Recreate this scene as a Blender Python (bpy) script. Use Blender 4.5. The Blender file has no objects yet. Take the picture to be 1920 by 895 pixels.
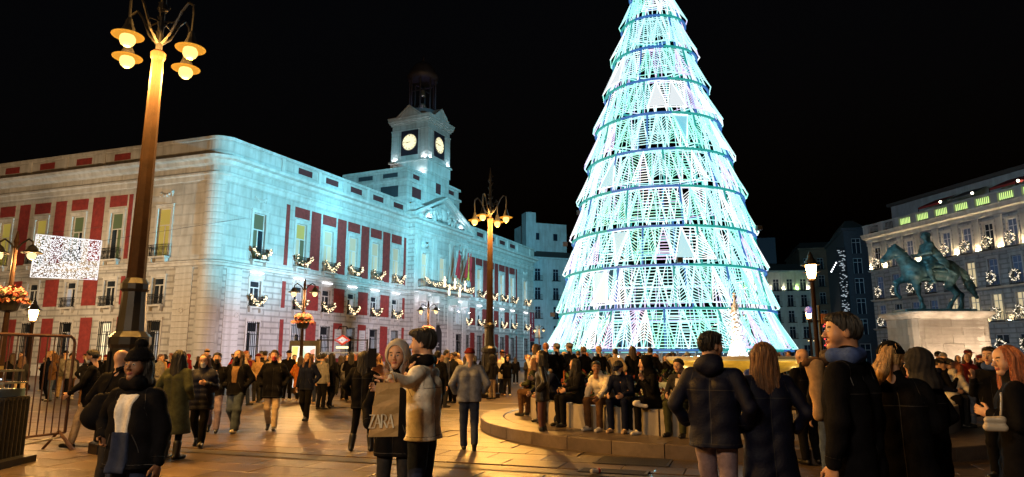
import bpy, math, random
import numpy as np
from mathutils import Matrix, Vector
random.seed(7); RNG = np.random.default_rng(7)
PI = math.pi
sc = bpy.context.scene
col = sc.collection

# ---------------------------------------------------------------- camera, sky, exposure
FPX = 1250.0; PITCH = math.atan(222.5 / FPX); EYE = 1.6
cam_d = bpy.data.cameras.new('camera'); cam_d.sensor_width = 36.0; cam_d.lens = 36.0 * FPX / 1920.0
cam_d.clip_start = 0.05; cam_d.clip_end = 3000
cam = bpy.data.objects.new('camera', cam_d); col.objects.link(cam)
cam.location = (0, 0, EYE); cam.rotation_euler = (PI / 2 + PITCH, 0, 0)
sc.camera = cam
world = bpy.data.worlds.new('World'); sc.world = world; world.use_nodes = True
wn = world.node_tree.nodes; wl = world.node_tree.links
sky = wn.new('ShaderNodeTexSky'); sky.sky_type = 'NISHITA'; sky.sun_disc = False
sky.sun_elevation = math.radians(-4.0); sky.sun_rotation = math.radians(200)
wn['Background'].inputs['Strength'].default_value = 0.09
wl.new(sky.outputs['Color'], wn['Background'].inputs['Color'])
moon_d = bpy.data.lights.new('moon', 'SUN'); moon_d.energy = 0.006; moon_d.angle = math.radians(8); moon_d.color = (0.6, 0.75, 1.0)
moon = bpy.data.objects.new('moon', moon_d); col.objects.link(moon); moon.rotation_euler = (math.radians(40), 0, math.radians(20))
sc.view_settings.view_transform = 'Standard'; sc.view_settings.look = 'None'
sc.view_settings.exposure = 0.0; sc.view_settings.gamma = 1.0
sc.cycles.use_denoising = True; sc.cycles.use_light_tree = True
sc.cycles.max_bounces = 6; sc.cycles.diffuse_bounces = 3; sc.cycles.glossy_bounces = 3; sc.cycles.transparent_max_bounces = 12
sc.cycles.sample_clamp_indirect = 3.0; sc.cycles.caustics_reflective = False; sc.cycles.caustics_refractive = False

# ---------------------------------------------------------------- materials
MATS = {}
def mat(name, color, rough=0.7, var=0.12, scale=3.0, bump=0.0, bscale=30.0, metal=0.0, coat=0.0, color2=None, stretch=None, spec=0.5):
    if name in MATS: return MATS[name]
    m = bpy.data.materials.new(name); m.use_nodes = True
    nt = m.node_tree; N = nt.nodes; L = nt.links; b = N['Principled BSDF']
    tc = N.new('ShaderNodeTexCoord'); src = tc.outputs['Object']
    if stretch:
        mp = N.new('ShaderNodeMapping'); mp.inputs['Scale'].default_value = stretch
        L.new(src, mp.inputs['Vector']); src = mp.outputs['Vector']
    nz = N.new('ShaderNodeTexNoise'); nz.inputs['Scale'].default_value = scale; nz.inputs['Detail'].default_value = 5
    nz.inputs['Roughness'].default_value = 0.65
    L.new(src, nz.inputs['Vector'])
    rp = N.new('ShaderNodeValToRGB'); rp.color_ramp.elements[0].position = 0.3; rp.color_ramp.elements[1].position = 0.7
    c = np.array(color[:3], float); lo = c * (1 - var); hi = np.array(color2, float) if color2 else np.minimum(c * (1 + var), 1)
    rp.color_ramp.elements[0].color = (*lo, 1); rp.color_ramp.elements[1].color = (*hi, 1)
    L.new(nz.outputs['Fac'], rp.inputs['Fac']); L.new(rp.outputs['Color'], b.inputs['Base Color'])
    b.inputs['Roughness'].default_value = rough; b.inputs['Metallic'].default_value = metal
    b.inputs['Coat Weight'].default_value = coat; b.inputs['Specular IOR Level'].default_value = spec
    if bump:
        n2 = N.new('ShaderNodeTexNoise'); n2.inputs['Scale'].default_value = bscale; n2.inputs['Detail'].default_value = 4
        L.new(src, n2.inputs['Vector'])
        bp = N.new('ShaderNodeBump'); bp.inputs['Strength'].default_value = bump; bp.inputs['Distance'].default_value = 0.02
        L.new(n2.outputs['Fac'], bp.inputs['Height']); L.new(bp.outputs['Normal'], b.inputs['Normal'])
    MATS[name] = m
    return m
def emit(name, color, strength, sampled=True, base=(0.3, 0.3, 0.3), spec=0.5):
    if name in MATS: return MATS[name]
    m = bpy.data.materials.new(name); m.use_nodes = True
    b = m.node_tree.nodes['Principled BSDF']
    b.inputs['Base Color'].default_value = (*base, 1)
    b.inputs['Emission Color'].default_value = (*color, 1); b.inputs['Emission Strength'].default_value = strength
    b.inputs['Specular IOR Level'].default_value = spec; b.inputs['Roughness'].default_value = .6
    if not sampled: m.cycles.emission_sampling = 'NONE'
    MATS[name] = m
    return m
def glass(name, color=(0.02, 0.025, 0.03), rough=0.08):
    if name in MATS: return MATS[name]
    m = mat(name, color, rough, var=0.3, scale=0.7); return m
def stone(name, color, joints=True, course=0.42, width=1.4, dark=0.62, grime=0.3):
    """pale ashlar: blotchy grime, faint joints"""
    if name in MATS: return MATS[name]
    m = bpy.data.materials.new(name); m.use_nodes = True
    nt = m.node_tree; N = nt.nodes; L = nt.links; b = N['Principled BSDF']
    tc = N.new('ShaderNodeTexCoord')
    sp = N.new('ShaderNodeSeparateXYZ'); L.new(tc.outputs['Object'], sp.inputs[0])
    cb = N.new('ShaderNodeCombineXYZ')
    ad = N.new('ShaderNodeMath'); ad.operation = 'ADD'; L.new(sp.outputs['X'], ad.inputs[0]); L.new(sp.outputs['Y'], ad.inputs[1])
    L.new(ad.outputs[0], cb.inputs['X']); L.new(sp.outputs['Z'], cb.inputs['Y'])
    c = np.array(color)
    n1 = N.new('ShaderNodeTexNoise'); n1.inputs['Scale'].default_value = 0.55; n1.inputs['Detail'].default_value = 8; n1.inputs['Roughness'].default_value = 0.7
    L.new(tc.outputs['Object'], n1.inputs['Vector'])
    mp = N.new('ShaderNodeMapping'); mp.inputs['Scale'].default_value = (1.6, 1.6, 0.22); L.new(tc.outputs['Object'], mp.inputs['Vector'])
    n2 = N.new('ShaderNodeTexNoise'); n2.inputs['Scale'].default_value = 1.3; n2.inputs['Detail'].default_value = 6
    L.new(mp.outputs['Vector'], n2.inputs['Vector'])
    mul = N.new('ShaderNodeMath'); mul.operation = 'MULTIPLY'; L.new(n1.outputs['Fac'], mul.inputs[0]); L.new(n2.outputs['Fac'], mul.inputs[1])
    rp = N.new('ShaderNodeValToRGB'); rp.color_ramp.elements[0].position = 0.13; rp.color_ramp.elements[1].position = 0.34
    rp.color_ramp.elements[0].color = (*(c * (1 - grime) * np.array([1, .96, .9])), 1); rp.color_ramp.elements[1].color = (*c, 1)
    L.new(mul.outputs[0], rp.inputs['Fac'])
    out = rp.outputs['Color']
    if joints:
        bk = N.new('ShaderNodeTexBrick'); bk.inputs['Scale'].default_value = 1.0
        bk.inputs['Brick Width'].default_value = width; bk.inputs['Row Height'].default_value = course
        bk.inputs['Mortar Size'].default_value = 0.09; bk.inputs['Mortar Smooth'].default_value = 0.3
        bk.inputs['Color1'].default_value = (1, 1, 1, 1); bk.inputs['Color2'].default_value = (.9, .9, .9, 1); bk.inputs['Mortar'].default_value = (dark, dark, dark, 1)
        L.new(cb.outputs[0], bk.inputs['Vector'])
        mx = N.new('ShaderNodeMix'); mx.data_type = 'RGBA'; mx.blend_type = 'MULTIPLY'; mx.inputs['Factor'].default_value = 1
        L.new(out, mx.inputs['A']); L.new(bk.outputs['Color'], mx.inputs['B']); out = mx.outputs['Result']
        bp = N.new('ShaderNodeBump'); bp.inputs['Strength'].default_value = 0.5; bp.inputs['Distance'].default_value = 0.03
        bp.invert = True; L.new(bk.outputs['Fac'], bp.inputs['Height']); L.new(bp.outputs['Normal'], b.inputs['Normal'])
    L.new(out, b.inputs['Base Color']); b.inputs['Roughness'].default_value = 0.85
    MATS[name] = m
    return m

# ---------------------------------------------------------------- mesh builder
class MB:
    def __init__(s): s.v = []; s.f = []; s.m = []; s.mi = 0
    def quad(s, a, b, c, d):
        n = len(s.v); s.v += [tuple(a), tuple(b), tuple(c), tuple(d)]; s.f.append((n, n+1, n+2, n+3)); s.m.append(s.mi); return s
    def poly(s, pts):
        n = len(s.v); s.v += [tuple(p) for p in pts]; s.f.append(tuple(range(n, n + len(pts)))); s.m.append(s.mi); return s
    def box(s, x0, x1, y0, y1, z0, z1, skip=''):
        n = len(s.v)
        s.v += [(x0,y0,z0),(x1,y0,z0),(x1,y1,z0),(x0,y1,z0),(x0,y0,z1),(x1,y0,z1),(x1,y1,z1),(x0,y1,z1)]
        for k, f in (('b',(0,3,2,1)),('t',(4,5,6,7)),('f',(0,1,5,4)),('r',(1,2,6,5)),('k',(2,3,7,6)),('l',(3,0,4,7))):
            if k in skip: continue
            s.f.append(tuple(n + i for i in f)); s.m.append(s.mi)
        return s
    def bar(s, a, b, w, t=None, n=4, up=None):
        """n-sided bar from a to b"""
        a = np.array(a, float); b = np.array(b, float); d = b - a; l = np.linalg.norm(d)
        if l < 1e-6: return s
        d /= l; u = np.array(up if up is not None else ((0,0,1) if abs(d[2]) < .9 else (1,0,0)), float)
        x = np.cross(d, u); x /= np.linalg.norm(x); y = np.cross(x, d)
        t = w if t is None else t
        k = len(s.v)
        for P in (a, b):
            for i in range(n):
                an = 2*PI*(i+.5)/n; r = 1/math.cos(PI/n) if n == 4 else 1
                s.v.append(tuple(P + x*math.cos(an)*w/2*r + y*math.sin(an)*t/2*r))
        for i in range(n):
            j = (i+1) % n; s.f.append((k+i, k+j, k+n+j, k+n+i)); s.m.append(s.mi)
        s.f.append(tuple(k+i for i in range(n-1,-1,-1))); s.m.append(s.mi); s.f.append(tuple(k+n+i for i in range(n))); s.m.append(s.mi)
        return s
    def cone(s, a, b, ra, rb, n=10): 
        a = np.array(a, float); b = np.array(b, float); d = b-a; d /= np.linalg.norm(d)
        u = np.array((0,0,1.) if abs(d[2]) < .9 else (1.,0,0)); x = np.cross(d,u); x/=np.linalg.norm(x); y=np.cross(x,d)
        k = len(s.v)
        for P, r in ((a,ra),(b,rb)):
            for i in range(n):
                an = 2*PI*i/n; s.v.append(tuple(P + (x*math.cos(an)+y*math.sin(an))*r))
        for i in range(n):
            j=(i+1)%n; s.f.append((k+i,k+j,k+n+j,k+n+i)); s.m.append(s.mi)
        s.f.append(tuple(k+i for i in range(n-1,-1,-1))); s.m.append(s.mi); s.f.append(tuple(k+n+i for i in range(n))); s.m.append(s.mi)
        return s
    def tube(s, pts, r, n=6):
        rr = r if hasattr(r, '__len__') else [r]*len(pts)
        for i in range(len(pts)-1): s.cone(pts[i], pts[i+1], rr[i], rr[i+1], n)
        return s
    def lathe(s, prof, n=16, c=(0,0), a0=0, a1=2*PI, cap=True):
        k = len(s.v); full = abs(a1-a0-2*PI) < 1e-6; m = n if full else n+1
        for r, z in prof:
            for i in range(m):
                an = a0+(a1-a0)*i/n; s.v.append((c[0]+r*math.cos(an), c[1]+r*math.sin(an), z))
        for q in range(len(prof)-1):
            for i in range(n):
                j = (i+1) % m; s.f.append((k+q*m+i, k+q*m+j, k+(q+1)*m+j, k+(q+1)*m+i)); s.m.append(s.mi)
        if cap and full:
            if prof[0][0] > 1e-4: s.f.append(tuple(k+i for i in range(m-1,-1,-1))); s.m.append(s.mi)
            if prof[-1][0] > 1e-4: s.f.append(tuple(k+(len(prof)-1)*m+i for i in range(m))); s.m.append(s.mi)
        return s
    def ball(s, c, r, n=8, sq=(1,1,1)):
        k0=len(s.v)
        pr = [(max(math.sin(PI*i/n),1e-4)*r, -math.cos(PI*i/n)*r) for i in range(n+1)]
        s.lathe(pr, n+2, cap=False)
        for i in range(k0, len(s.v)):
            x,y,z=s.v[i]; s.v[i]=(c[0]+x*sq[0], c[1]+y*sq[1], c[2]+z*sq[2])
        return s
    def mesh(s, name, smooth=False):
        me = bpy.data.meshes.new(name); me.from_pydata(s.v, [], s.f)
        if max(s.m, default=0) > 0: me.polygons.foreach_set('material_index', s.m)
        if smooth: me.polygons.foreach_set('use_smooth', [True]*len(s.f))
        me.update(); return me
    def build(s, name, mats, parent=None, mx=None, smooth=False):
        return obj(name, s.mesh(name, smooth), mats, parent, mx)
def obj(name, me, mats, parent=None, mx=None):
    if mats is not None:
        for m in (mats if isinstance(mats, (list, tuple)) else [mats]): me.materials.append(m)
    return inst(name, me, parent, mx)
def inst(name, me, parent=None, mx=None):
    o = bpy.data.objects.new(name, me); col.objects.link(o)
    if parent is not None: o.parent = parent
    if mx is not None: o.matrix_local = mx
    return o
def empty(name, loc=(0,0,0), rz=0.0):
    o = bpy.data.objects.new(name, None); col.objects.link(o); o.location = loc; o.rotation_euler = (0,0,rz); o.empty_display_size = .2
    return o
def tag(o, label, cat, group=None):
    o['label'] = label; o['category'] = cat
    if group: o['group'] = group
    return o
def struct(o): o['kind'] = 'structure'; return o
def copy_tree(o, parent=None):
    c = o.copy(); col.objects.link(c)
    if parent is not None:
        c.parent = parent
    for ch in list(o.children): copy_tree(ch, c)
    return c
T = lambda x, y, z: Matrix.Translation((x, y, z))
def RZ(a): return Matrix.Rotation(a, 4, 'Z')
def frame_mx(o2, d2):
    """facade frame: x along d2, y into the building, z up"""
    return Matrix(((d2[0], -d2[1], 0, o2[0]), (d2[1], d2[0], 0, o2[1]), (0, 0, 1, 0), (0, 0, 0, 1)))
def ground_at(px, py, z=0.0):
    """world point of a place on the ground seen at a picture position"""
    x = (px-960)/FPX; y = (447.5-py)/FPX
    d = (x, math.cos(PITCH)-y*math.sin(PITCH), math.sin(PITCH)+y*math.cos(PITCH)); t = (z-EYE)/d[2]
    return (d[0]*t, d[1]*t)
def xat(px, D): return (px-960)/FPX*D*0.9845
def wall_mesh(L, z0, z1, openings, depth=0.35, u0=0.0, back=True):
    """front sheet at y=0 with rectangular openings (u0,u1,z0,z1) and their reveals"""
    m = MB(); xs = sorted({u0, L, *[o[0] for o in openings], *[o[1] for o in openings]}); zs = sorted({z0, z1, *[o[2] for o in openings], *[o[3] for o in openings]})
    for i in range(len(xs)-1):
        for j in range(len(zs)-1):
            cx = (xs[i]+xs[i+1])/2; cz = (zs[j]+zs[j+1])/2
            if any(o[0] < cx < o[1] and o[2] < cz < o[3] for o in openings): continue
            m.quad((xs[i],0,zs[j]),(xs[i+1],0,zs[j]),(xs[i+1],0,zs[j+1]),(xs[i],0,zs[j+1]))
    for a,b,c,e in openings:
        m.quad((a,0,c),(a,0,e),(a,depth,e),(a,depth,c)); m.quad((b,0,e),(b,0,c),(b,depth,c),(b,depth,e))
        m.quad((a,0,c),(a,depth,c),(b,depth,c),(b,0,c)); m.quad((a,0,e),(b,0,e),(b,depth,e),(a,depth,e))
    return m
# ================================================================ smooth solid modelling: distance fields to meshes
def V(*a): return np.array(a, np.float32)
def d_cap(P, a, b, ra, rb, quilt=None):
    a = np.asarray(a, np.float32); b = np.asarray(b, np.float32); ba = b-a; L2 = float(ba@ba)+1e-9
    pa = P-a; t = np.clip((pa@ba)/L2, 0, 1); q = pa-t[...,None]*ba
    r = ra+(rb-ra)*t
    if quilt: r = r+quilt[1]*(np.abs(np.sin(PI*t*math.sqrt(L2)/quilt[0]))-.6)
    return np.sqrt((q*q).sum(-1))-r
def d_ell(P, c, r, rot=None):
    r = np.asarray(r, np.float32); p = P-np.asarray(c, np.float32)
    if rot is not None: p = p@np.asarray(rot, np.float32)
    k0 = np.sqrt(((p/r)**2).sum(-1)); k1 = np.sqrt(((p/(r*r))**2).sum(-1))+1e-9
    return k0*(k0-1)/k1
def smin(a, b, k):
    if k <= 0: return np.minimum(a, b)
    h = np.clip(k-np.abs(a-b), 0, None)/k
    return np.minimum(a, b)-h*h*k*.25
def smax(a, b, k): return -smin(-a, -b, k)
def d_union(P, prims, k=.03):
    d = None
    for p in prims:
        if p[0] == 'c': x = d_cap(P, *p[1:])
        else: x = d_ell(P, *p[1:])
        d = x if d is None else smin(d, x, k)
    return d
def grid_for(lo, hi, h):
    lo = np.asarray(lo, float)-2*h; n = np.maximum(np.ceil((np.asarray(hi, float)+2*h-lo)/h).astype(int)+1, 4)
    ax = [np.float32(lo[i])+np.float32(h)*np.arange(n[i], dtype=np.float32) for i in range(3)]
    return lo, np.stack(np.meshgrid(*ax, indexing='ij'), -1)
def surfnet(f, lo, h):
    """surface nets: grid of distances -> vertices, quads"""
    ins = f < 0; n = f.shape; S = [slice(0,-1), slice(1,None)]
    cnt = sum(ins[S[i],S[j],S[k]].astype(np.int8) for i in (0,1) for j in (0,1) for k in (0,1))
    act = (cnt > 0) & (cnt < 8); ci = np.argwhere(act)
    if len(ci) == 0: return np.zeros((0,3)), []
    idx = -np.ones(act.shape, np.int64); idx[act] = np.arange(len(ci))
    acc = np.zeros((len(ci),3)); num = np.zeros(len(ci))
    for ax in range(3):
        o1, o2 = [a for a in range(3) if a != ax]
        for i in (0,1):
            for j in (0,1):
                c0 = ci.copy(); c0[:,o1] += i; c0[:,o2] += j; c1 = c0.copy(); c1[:,ax] += 1
                a = f[tuple(c0.T)]; b = f[tuple(c1.T)]; x = (a < 0) != (b < 0)
                t = a[x]/(a[x]-b[x]); p = c0[x].astype(float); p[:,ax] += t; acc[x] += p; num[x] += 1
    v = np.asarray(lo)+h*acc/num[:,None]
    F = []
    for ax in range(3):
        o1, o2 = (ax+1) % 3, (ax+2) % 3
        sl0 = [slice(None)]*3; sl1 = [slice(None)]*3; sl0[ax] = slice(0,-1); sl1[ax] = slice(1,None)
        a = ins[tuple(sl0)]; b = ins[tuple(sl1)]; e = np.argwhere(a != b); e = e[(e[:,o1] > 0) & (e[:,o2] > 0) & (e[:,o1] < n[o1]-1) & (e[:,o2] < n[o2]-1)]
        if len(e) == 0: continue
        fl = a[tuple(e.T)]
        def g(d1, d2):
            c = e.copy(); c[:,o1] -= d1; c[:,o2] -= d2; return idx[tuple(c.T)]
        q = np.stack([g(1,1), g(0,1), g(0,0), g(1,0)], 1)
        q[~fl] = q[~fl][:,::-1]; F.append(q)
    return v, (np.concatenate(F) if F else np.zeros((0,4), int))
def np_mesh(name, v, f, mi=None, smooth=True):
    me = bpy.data.meshes.new(name); f = np.asarray(f); nf = len(f); nv = len(v)
    me.vertices.add(nv); me.vertices.foreach_set('co', np.asarray(v, np.float32).ravel())
    me.loops.add(nf*4); me.loops.foreach_set('vertex_index', f.astype(np.int32).ravel())
    me.polygons.add(nf); me.polygons.foreach_set('loop_start', np.arange(0, nf*4, 4, dtype=np.int32))
    try: me.polygons.foreach_set('loop_total', np.full(nf, 4, np.int32))
    except Exception: pass
    if smooth: me.polygons.foreach_set('use_smooth', np.ones(nf, bool))
    if mi is not None: me.polygons.foreach_set('material_index', np.asarray(mi, np.int32))
    me.update(calc_edges=True); me.validate(); return me
def prim_bounds(prims):
    lo = np.full(3, 1e9); hi = -lo
    for p in prims:
        if p[0] == 'c':
            for c, r in ((p[1],p[3]),(p[2],p[4])): lo = np.minimum(lo, np.asarray(c)-r); hi = np.maximum(hi, np.asarray(c)+r)
        else: r = max(p[2]); lo = np.minimum(lo, np.asarray(p[1])-r); hi = np.maximum(hi, np.asarray(p[1])+r)
    return lo, hi
def wrinkle(P, amp, f=14., seed=0.):
    x, y, z = P[...,0], P[...,1], P[...,2]
    return amp*(np.sin(f*(x+.6*z)+2.3*np.sin(f*.45*z+seed)+seed)*np.sin(f*.8*(z-.4*x)+1.7*np.sin(f*.5*y+seed*2))+.5*np.sin(f*2.1*(z+.35*y+.5*x)+seed*3+1.5*np.sin(f*x)))
def solid(prims, h, k=.03, cut=None, wr=0., seed=0., post=None, wf=14.):
    """cut: list of ('z>',v) / ('z<',v) / ('n',point,normal) keep half-spaces"""
    lo, hi = prim_bounds(prims); 
    for c in (cut or []):
        if c[0] == 'z>': lo[2] = max(lo[2], c[1]-.02)
        if c[0] == 'z<': hi[2] = min(hi[2], c[1]+.02)
    o, P = grid_for(lo, hi, h); d = d_union(P, prims, k)
    if wr: d = d+wrinkle(P, wr, wf, seed)
    for c in (cut or []):
        if c[0] == 'z>': d = np.maximum(d, c[1]-P[...,2])
        elif c[0] == 'z<': d = np.maximum(d, P[...,2]-c[1])
        else: d = np.maximum(d, -((P-np.asarray(c[1], np.float32))@np.asarray(c[2], np.float32)))
    if post is not None: d = post(P, d)
    return surfnet(d, o, h)
# ================================================================ the ground
GA = math.radians(-19.0)
pave_cols = [(.105,.072,.05),(.088,.062,.045),(.12,.083,.058),(.078,.057,.042)]
PAVE = [mat('paving_%d' % i, c, 0.46, var=.28, scale=2.2, bump=.35, bscale=45, spec=.45) for i, c in enumerate(pave_cols)]
def spots(m):
    N=m.node_tree.nodes; L=m.node_tree.links; b=N['Principled BSDF']; src=b.inputs['Base Color'].links[0].from_socket
    tc=N.new('ShaderNodeTexCoord'); ge=N.new('ShaderNodeNewGeometry')
    vo=N.new('ShaderNodeTexVoronoi'); vo.inputs['Scale'].default_value=1.7; vo.inputs['Randomness'].default_value=1; L.new(ge.outputs['Position'],vo.inputs['Vector'])
    lt=N.new('ShaderNodeMapRange'); lt.inputs['From Min'].default_value=.035; lt.inputs['From Max'].default_value=.06; lt.inputs['To Min'].default_value=.45; lt.inputs['To Max'].default_value=1; L.new(vo.outputs['Distance'],lt.inputs['Value'])
    nz=N.new('ShaderNodeTexNoise'); nz.inputs['Scale'].default_value=.9; nz.inputs['Detail'].default_value=9; nz.inputs['Roughness'].default_value=.7; L.new(ge.outputs['Position'],nz.inputs['Vector'])
    mr=N.new('ShaderNodeMapRange'); mr.inputs['From Min'].default_value=.35; mr.inputs['From Max'].default_value=.62; mr.inputs['To Min'].default_value=.55; mr.inputs['To Max'].default_value=1.1; L.new(nz.outputs['Fac'],mr.inputs['Value'])
    mu=N.new('ShaderNodeMath'); mu.operation='MULTIPLY'; L.new(lt.outputs['Result'],mu.inputs[0]); L.new(mr.outputs['Result'],mu.inputs[1])
    mx=N.new('ShaderNodeMix'); mx.data_type='RGBA'; mx.blend_type='MULTIPLY'; mx.inputs['Factor'].default_value=1; L.new(src,mx.inputs['A']); L.new(mu.outputs[0],mx.inputs['B']); L.new(mx.outputs['Result'],b.inputs['Base Color'])
    rr_=N.new('ShaderNodeMapRange'); rr_.inputs['To Min'].default_value=.24; rr_.inputs['To Max'].default_value=.55; L.new(nz.outputs['Fac'],rr_.inputs['Value']); L.new(rr_.outputs['Result'],b.inputs['Roughness'])
for m_ in PAVE: spots(m_)
def ground_material():
    m = bpy.data.materials.new('ground_paving'); m.use_nodes = True
    nt = m.node_tree; N = nt.nodes; L = nt.links; b = N['Principled BSDF']
    tc = N.new('ShaderNodeTexCoord'); mp = N.new('ShaderNodeMapping'); mp.inputs['Rotation'].default_value = (0,0,-GA); L.new(tc.outputs['Object'], mp.inputs['Vector'])
    bk = N.new('ShaderNodeTexBrick'); bk.inputs['Scale'].default_value = 1.0; bk.inputs['Brick Width'].default_value = .9; bk.inputs['Row Height'].default_value = .6
    bk.inputs['Mortar Size'].default_value = .012
    bk.inputs['Color1'].default_value = (.112,.078,.055,1); bk.inputs['Color2'].default_value = (.086,.062,.046,1); bk.inputs['Mortar'].default_value = (.04,.035,.03,1)
    L.new(mp.outputs['Vector'], bk.inputs['Vector'])
    nz = N.new('ShaderNodeTexNoise'); nz.inputs['Scale'].default_value = .8; nz.inputs['Detail'].default_value = 8; L.new(tc.outputs['Object'], nz.inputs['Vector'])
    rp = N.new('ShaderNodeValToRGB'); rp.color_ramp.elements[0].position=.35; rp.color_ramp.elements[0].color=(.6,.58,.55,1); rp.color_ramp.elements[1].position=.65; L.new(nz.outputs['Fac'], rp.inputs['Fac'])
    mx = N.new('ShaderNodeMix'); mx.data_type='RGBA'; mx.blend_type='MULTIPLY'; mx.inputs['Factor'].default_value=1
    L.new(bk.outputs['Color'], mx.inputs['A']); L.new(rp.outputs['Color'], mx.inputs['B']); L.new(mx.outputs['Result'], b.inputs['Base Color'])
    r2 = N.new('ShaderNodeMapRange'); r2.inputs['To Min'].default_value=.36; r2.inputs['To Max'].default_value=.6; L.new(nz.outputs['Fac'], r2.inputs['Value']); L.new(r2.outputs['Result'], b.inputs['Roughness'])
    bp = N.new('ShaderNodeBump'); bp.inputs['Strength'].default_value=.25; bp.inputs['Distance'].default_value=.01; n3=N.new('ShaderNodeTexNoise'); n3.inputs['Scale'].default_value=25; L.new(tc.outputs['Object'], n3.inputs['Vector']); L.new(n3.outputs['Fac'], bp.inputs['Height']); L.new(bp.outputs['Normal'], b.inputs['Normal'])
    return m
ground = MB().quad((-900,-300,-.014),(900,-300,-.014),(900,1500,-.014),(-900,1500,-.014)).build('ground', ground_material())
struct(ground)
FC = (5.15, 16.5); FR = 5.9                                       # fountain circle
ca, sa = math.cos(GA), math.sin(GA)
slab_me = []
for i in range(4):
    m = MB(); w, d, e = .9, .6, .006
    m.box(-w/2+e, w/2-e, -d/2+e, d/2-e, -.03, -.004); 
    n = len(m.v); b_ = .014                                    # eased arris
    m.v += [(-w/2+b_,-d/2+b_,0),(w/2-b_,-d/2+b_,0),(w/2-b_,d/2-b_,0),(-w/2+b_,d/2-b_,0)]; m.f.append((n,n+1,n+2,n+3)); m.m.append(0)
    m.f = [f for f in m.f if f != (4,5,6,7)]; m.m = [0]*len(m.f)
    for a in range(4): m.f.append((4+a, 4+(a+1)%4, n+(a+1)%4, n+a)); m.m.append(0)
    me = m.mesh('paving_slab'); me.materials.append(PAVE[i]); slab_me.append(me)
cand = []
for j in range(-10, 60):
    for i in range(-40, 40):
        gx = (i + (.5 if j % 2 else 0))*.9; gy = j*.6
        x = gx*ca - gy*sa; y = gx*sa + gy*ca
        if y < 8.9 or abs(x) > y*.80 + .4: continue
        if math.hypot(x-FC[0], y-FC[1]) < FR + .5: continue
        if 9.42 < gy < 9.78: continue
        cand.append((y, x, i, j))
cand.sort()
for k, (y, x, i, j) in enumerate(cand[:300]):
    o = inst('paving_slab', random.choice(slab_me), ground, T(x, y, random.uniform(-.002,.002)) @ RZ(GA))
# dark granite band crossing the paving
def strip(name, gy0, gy1, z, m, gx0=-60, gx1=60):
    q = MB(); P = lambda gx, gy: (gx*ca-gy*sa, gx*sa+gy*ca)
    a,b,c,d = P(gx0,gy0),P(gx1,gy0),P(gx1,gy1),P(gx0,gy1)
    q.quad((*a,z),(*b,z),(*c,z),(*d,z)); return struct(q.build(name, m))
DARKST = mat('dark_granite', (.035,.03,.028), .5, var=.3, scale=9)
def cobble_mat():
    m = bpy.data.materials.new('cobbles'); m.use_nodes = True; N=m.node_tree.nodes; L=m.node_tree.links; b=N['Principled BSDF']
    tc=N.new('ShaderNodeTexCoord'); vo=N.new('ShaderNodeTexVoronoi'); vo.inputs['Scale'].default_value=5.5; L.new(tc.outputs['Object'], vo.inputs['Vector'])
    rp=N.new('ShaderNodeValToRGB'); rp.color_ramp.elements[0].color=(.14,.11,.085,1); rp.color_ramp.elements[1].color=(.03,.026,.022,1); rp.color_ramp.elements[0].position=.2; rp.color_ramp.elements[1].position=.75
    L.new(vo.outputs['Distance'], rp.inputs['Fac']); L.new(rp.outputs['Color'], b.inputs['Base Color']); b.inputs['Roughness'].default_value=.45
    bp=N.new('ShaderNodeBump'); bp.invert=True; bp.inputs['Strength'].default_value=.8; bp.inputs['Distance'].default_value=.03; L.new(vo.outputs['Distance'], bp.inputs['Height']); L.new(bp.outputs['Normal'], b.inputs['Normal'])
    return m
strip('paving_band', 9.44, 9.76, -.002, DARKST)
strip('cobbled_road', 14.9, 19.5, -.006, cobble_mat(), -60, -2.2)
for g in (14.55, 19.5, 22.6):
    k = strip('kerb_line', g, g+.3, -.002, mat('kerb_stone', (.3,.26,.22), .5, var=.15), -60, -2.2)

# ================================================================ civic building with clock tower
S_UP = stone('facade_stone', (.58,.565,.53), joints=True, course=.9, width=2.4, dark=.82)
S_LO = stone('facade_ashlar', (.56,.545,.51), joints=True, course=.52, width=1.9)
TRIM = stone('facade_trim', (.62,.6,.56), joints=False, grime=.28)
RED = mat('red_stucco', (.25,.03,.024), .8, var=.3, scale=2.5, bump=.2)
DKRED = mat('dark_red_panel', (.09,.016,.018), .8, var=.2)
WOOD = mat('white_window_wood', (.62,.62,.6), .5, var=.08)
IRON = mat('black_iron', (.012,.012,.014), .45, metal=.6, var=.2)
LIT = emit('lit_window_warm', (1,.8,.48), .2, False, (.4,.35,.25)); LIT2 = emit('lit_window_cream', (1,.88,.6), .3, False, (.4,.35,.25))
DIMG = emit('dim_window_green', (.32,.36,.08), .16, False, (.05,.07,.05)); DARKW = glass('dark_glass'); PALE = emit('pale_window', (.85,.9,1), .28, False, (.2,.2,.2))
YEL = emit('yellow_blind', (.75,.6,.1), .28, False, (.3,.25,.08))
A0 = np.array((-23.98, 54.91)); DA = np.array((.41956, .90773)); DB = np.array((-.94556, .32544)); C0 = np.array((-25.92, 54.63))
NA = np.array((-DA[1], DA[0]))
LA, LB = 66.0, 31.0
bld = empty('civic_building'); bld.matrix_world = frame_mx(A0, DA)
tag(bld, 'long pale stone civic building with clock tower, red wall panels and wreathed balconies', 'building')
toA = lambda P: (float((P-A0)@DA), float((P-A0)@NA))
cA = toA(C0); dBa = (float(DB@DA), float(DB@NA)); bEnd = (cA[0]+dBa[0]*LB, cA[1]+dBa[1]*LB)
MXB = frame_mx(bEnd, (-dBa[0], -dBa[1])); MXA = Matrix.Identity(4)
PORT0, PORT1, PV = 27.2, 40.4, -.9
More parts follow.
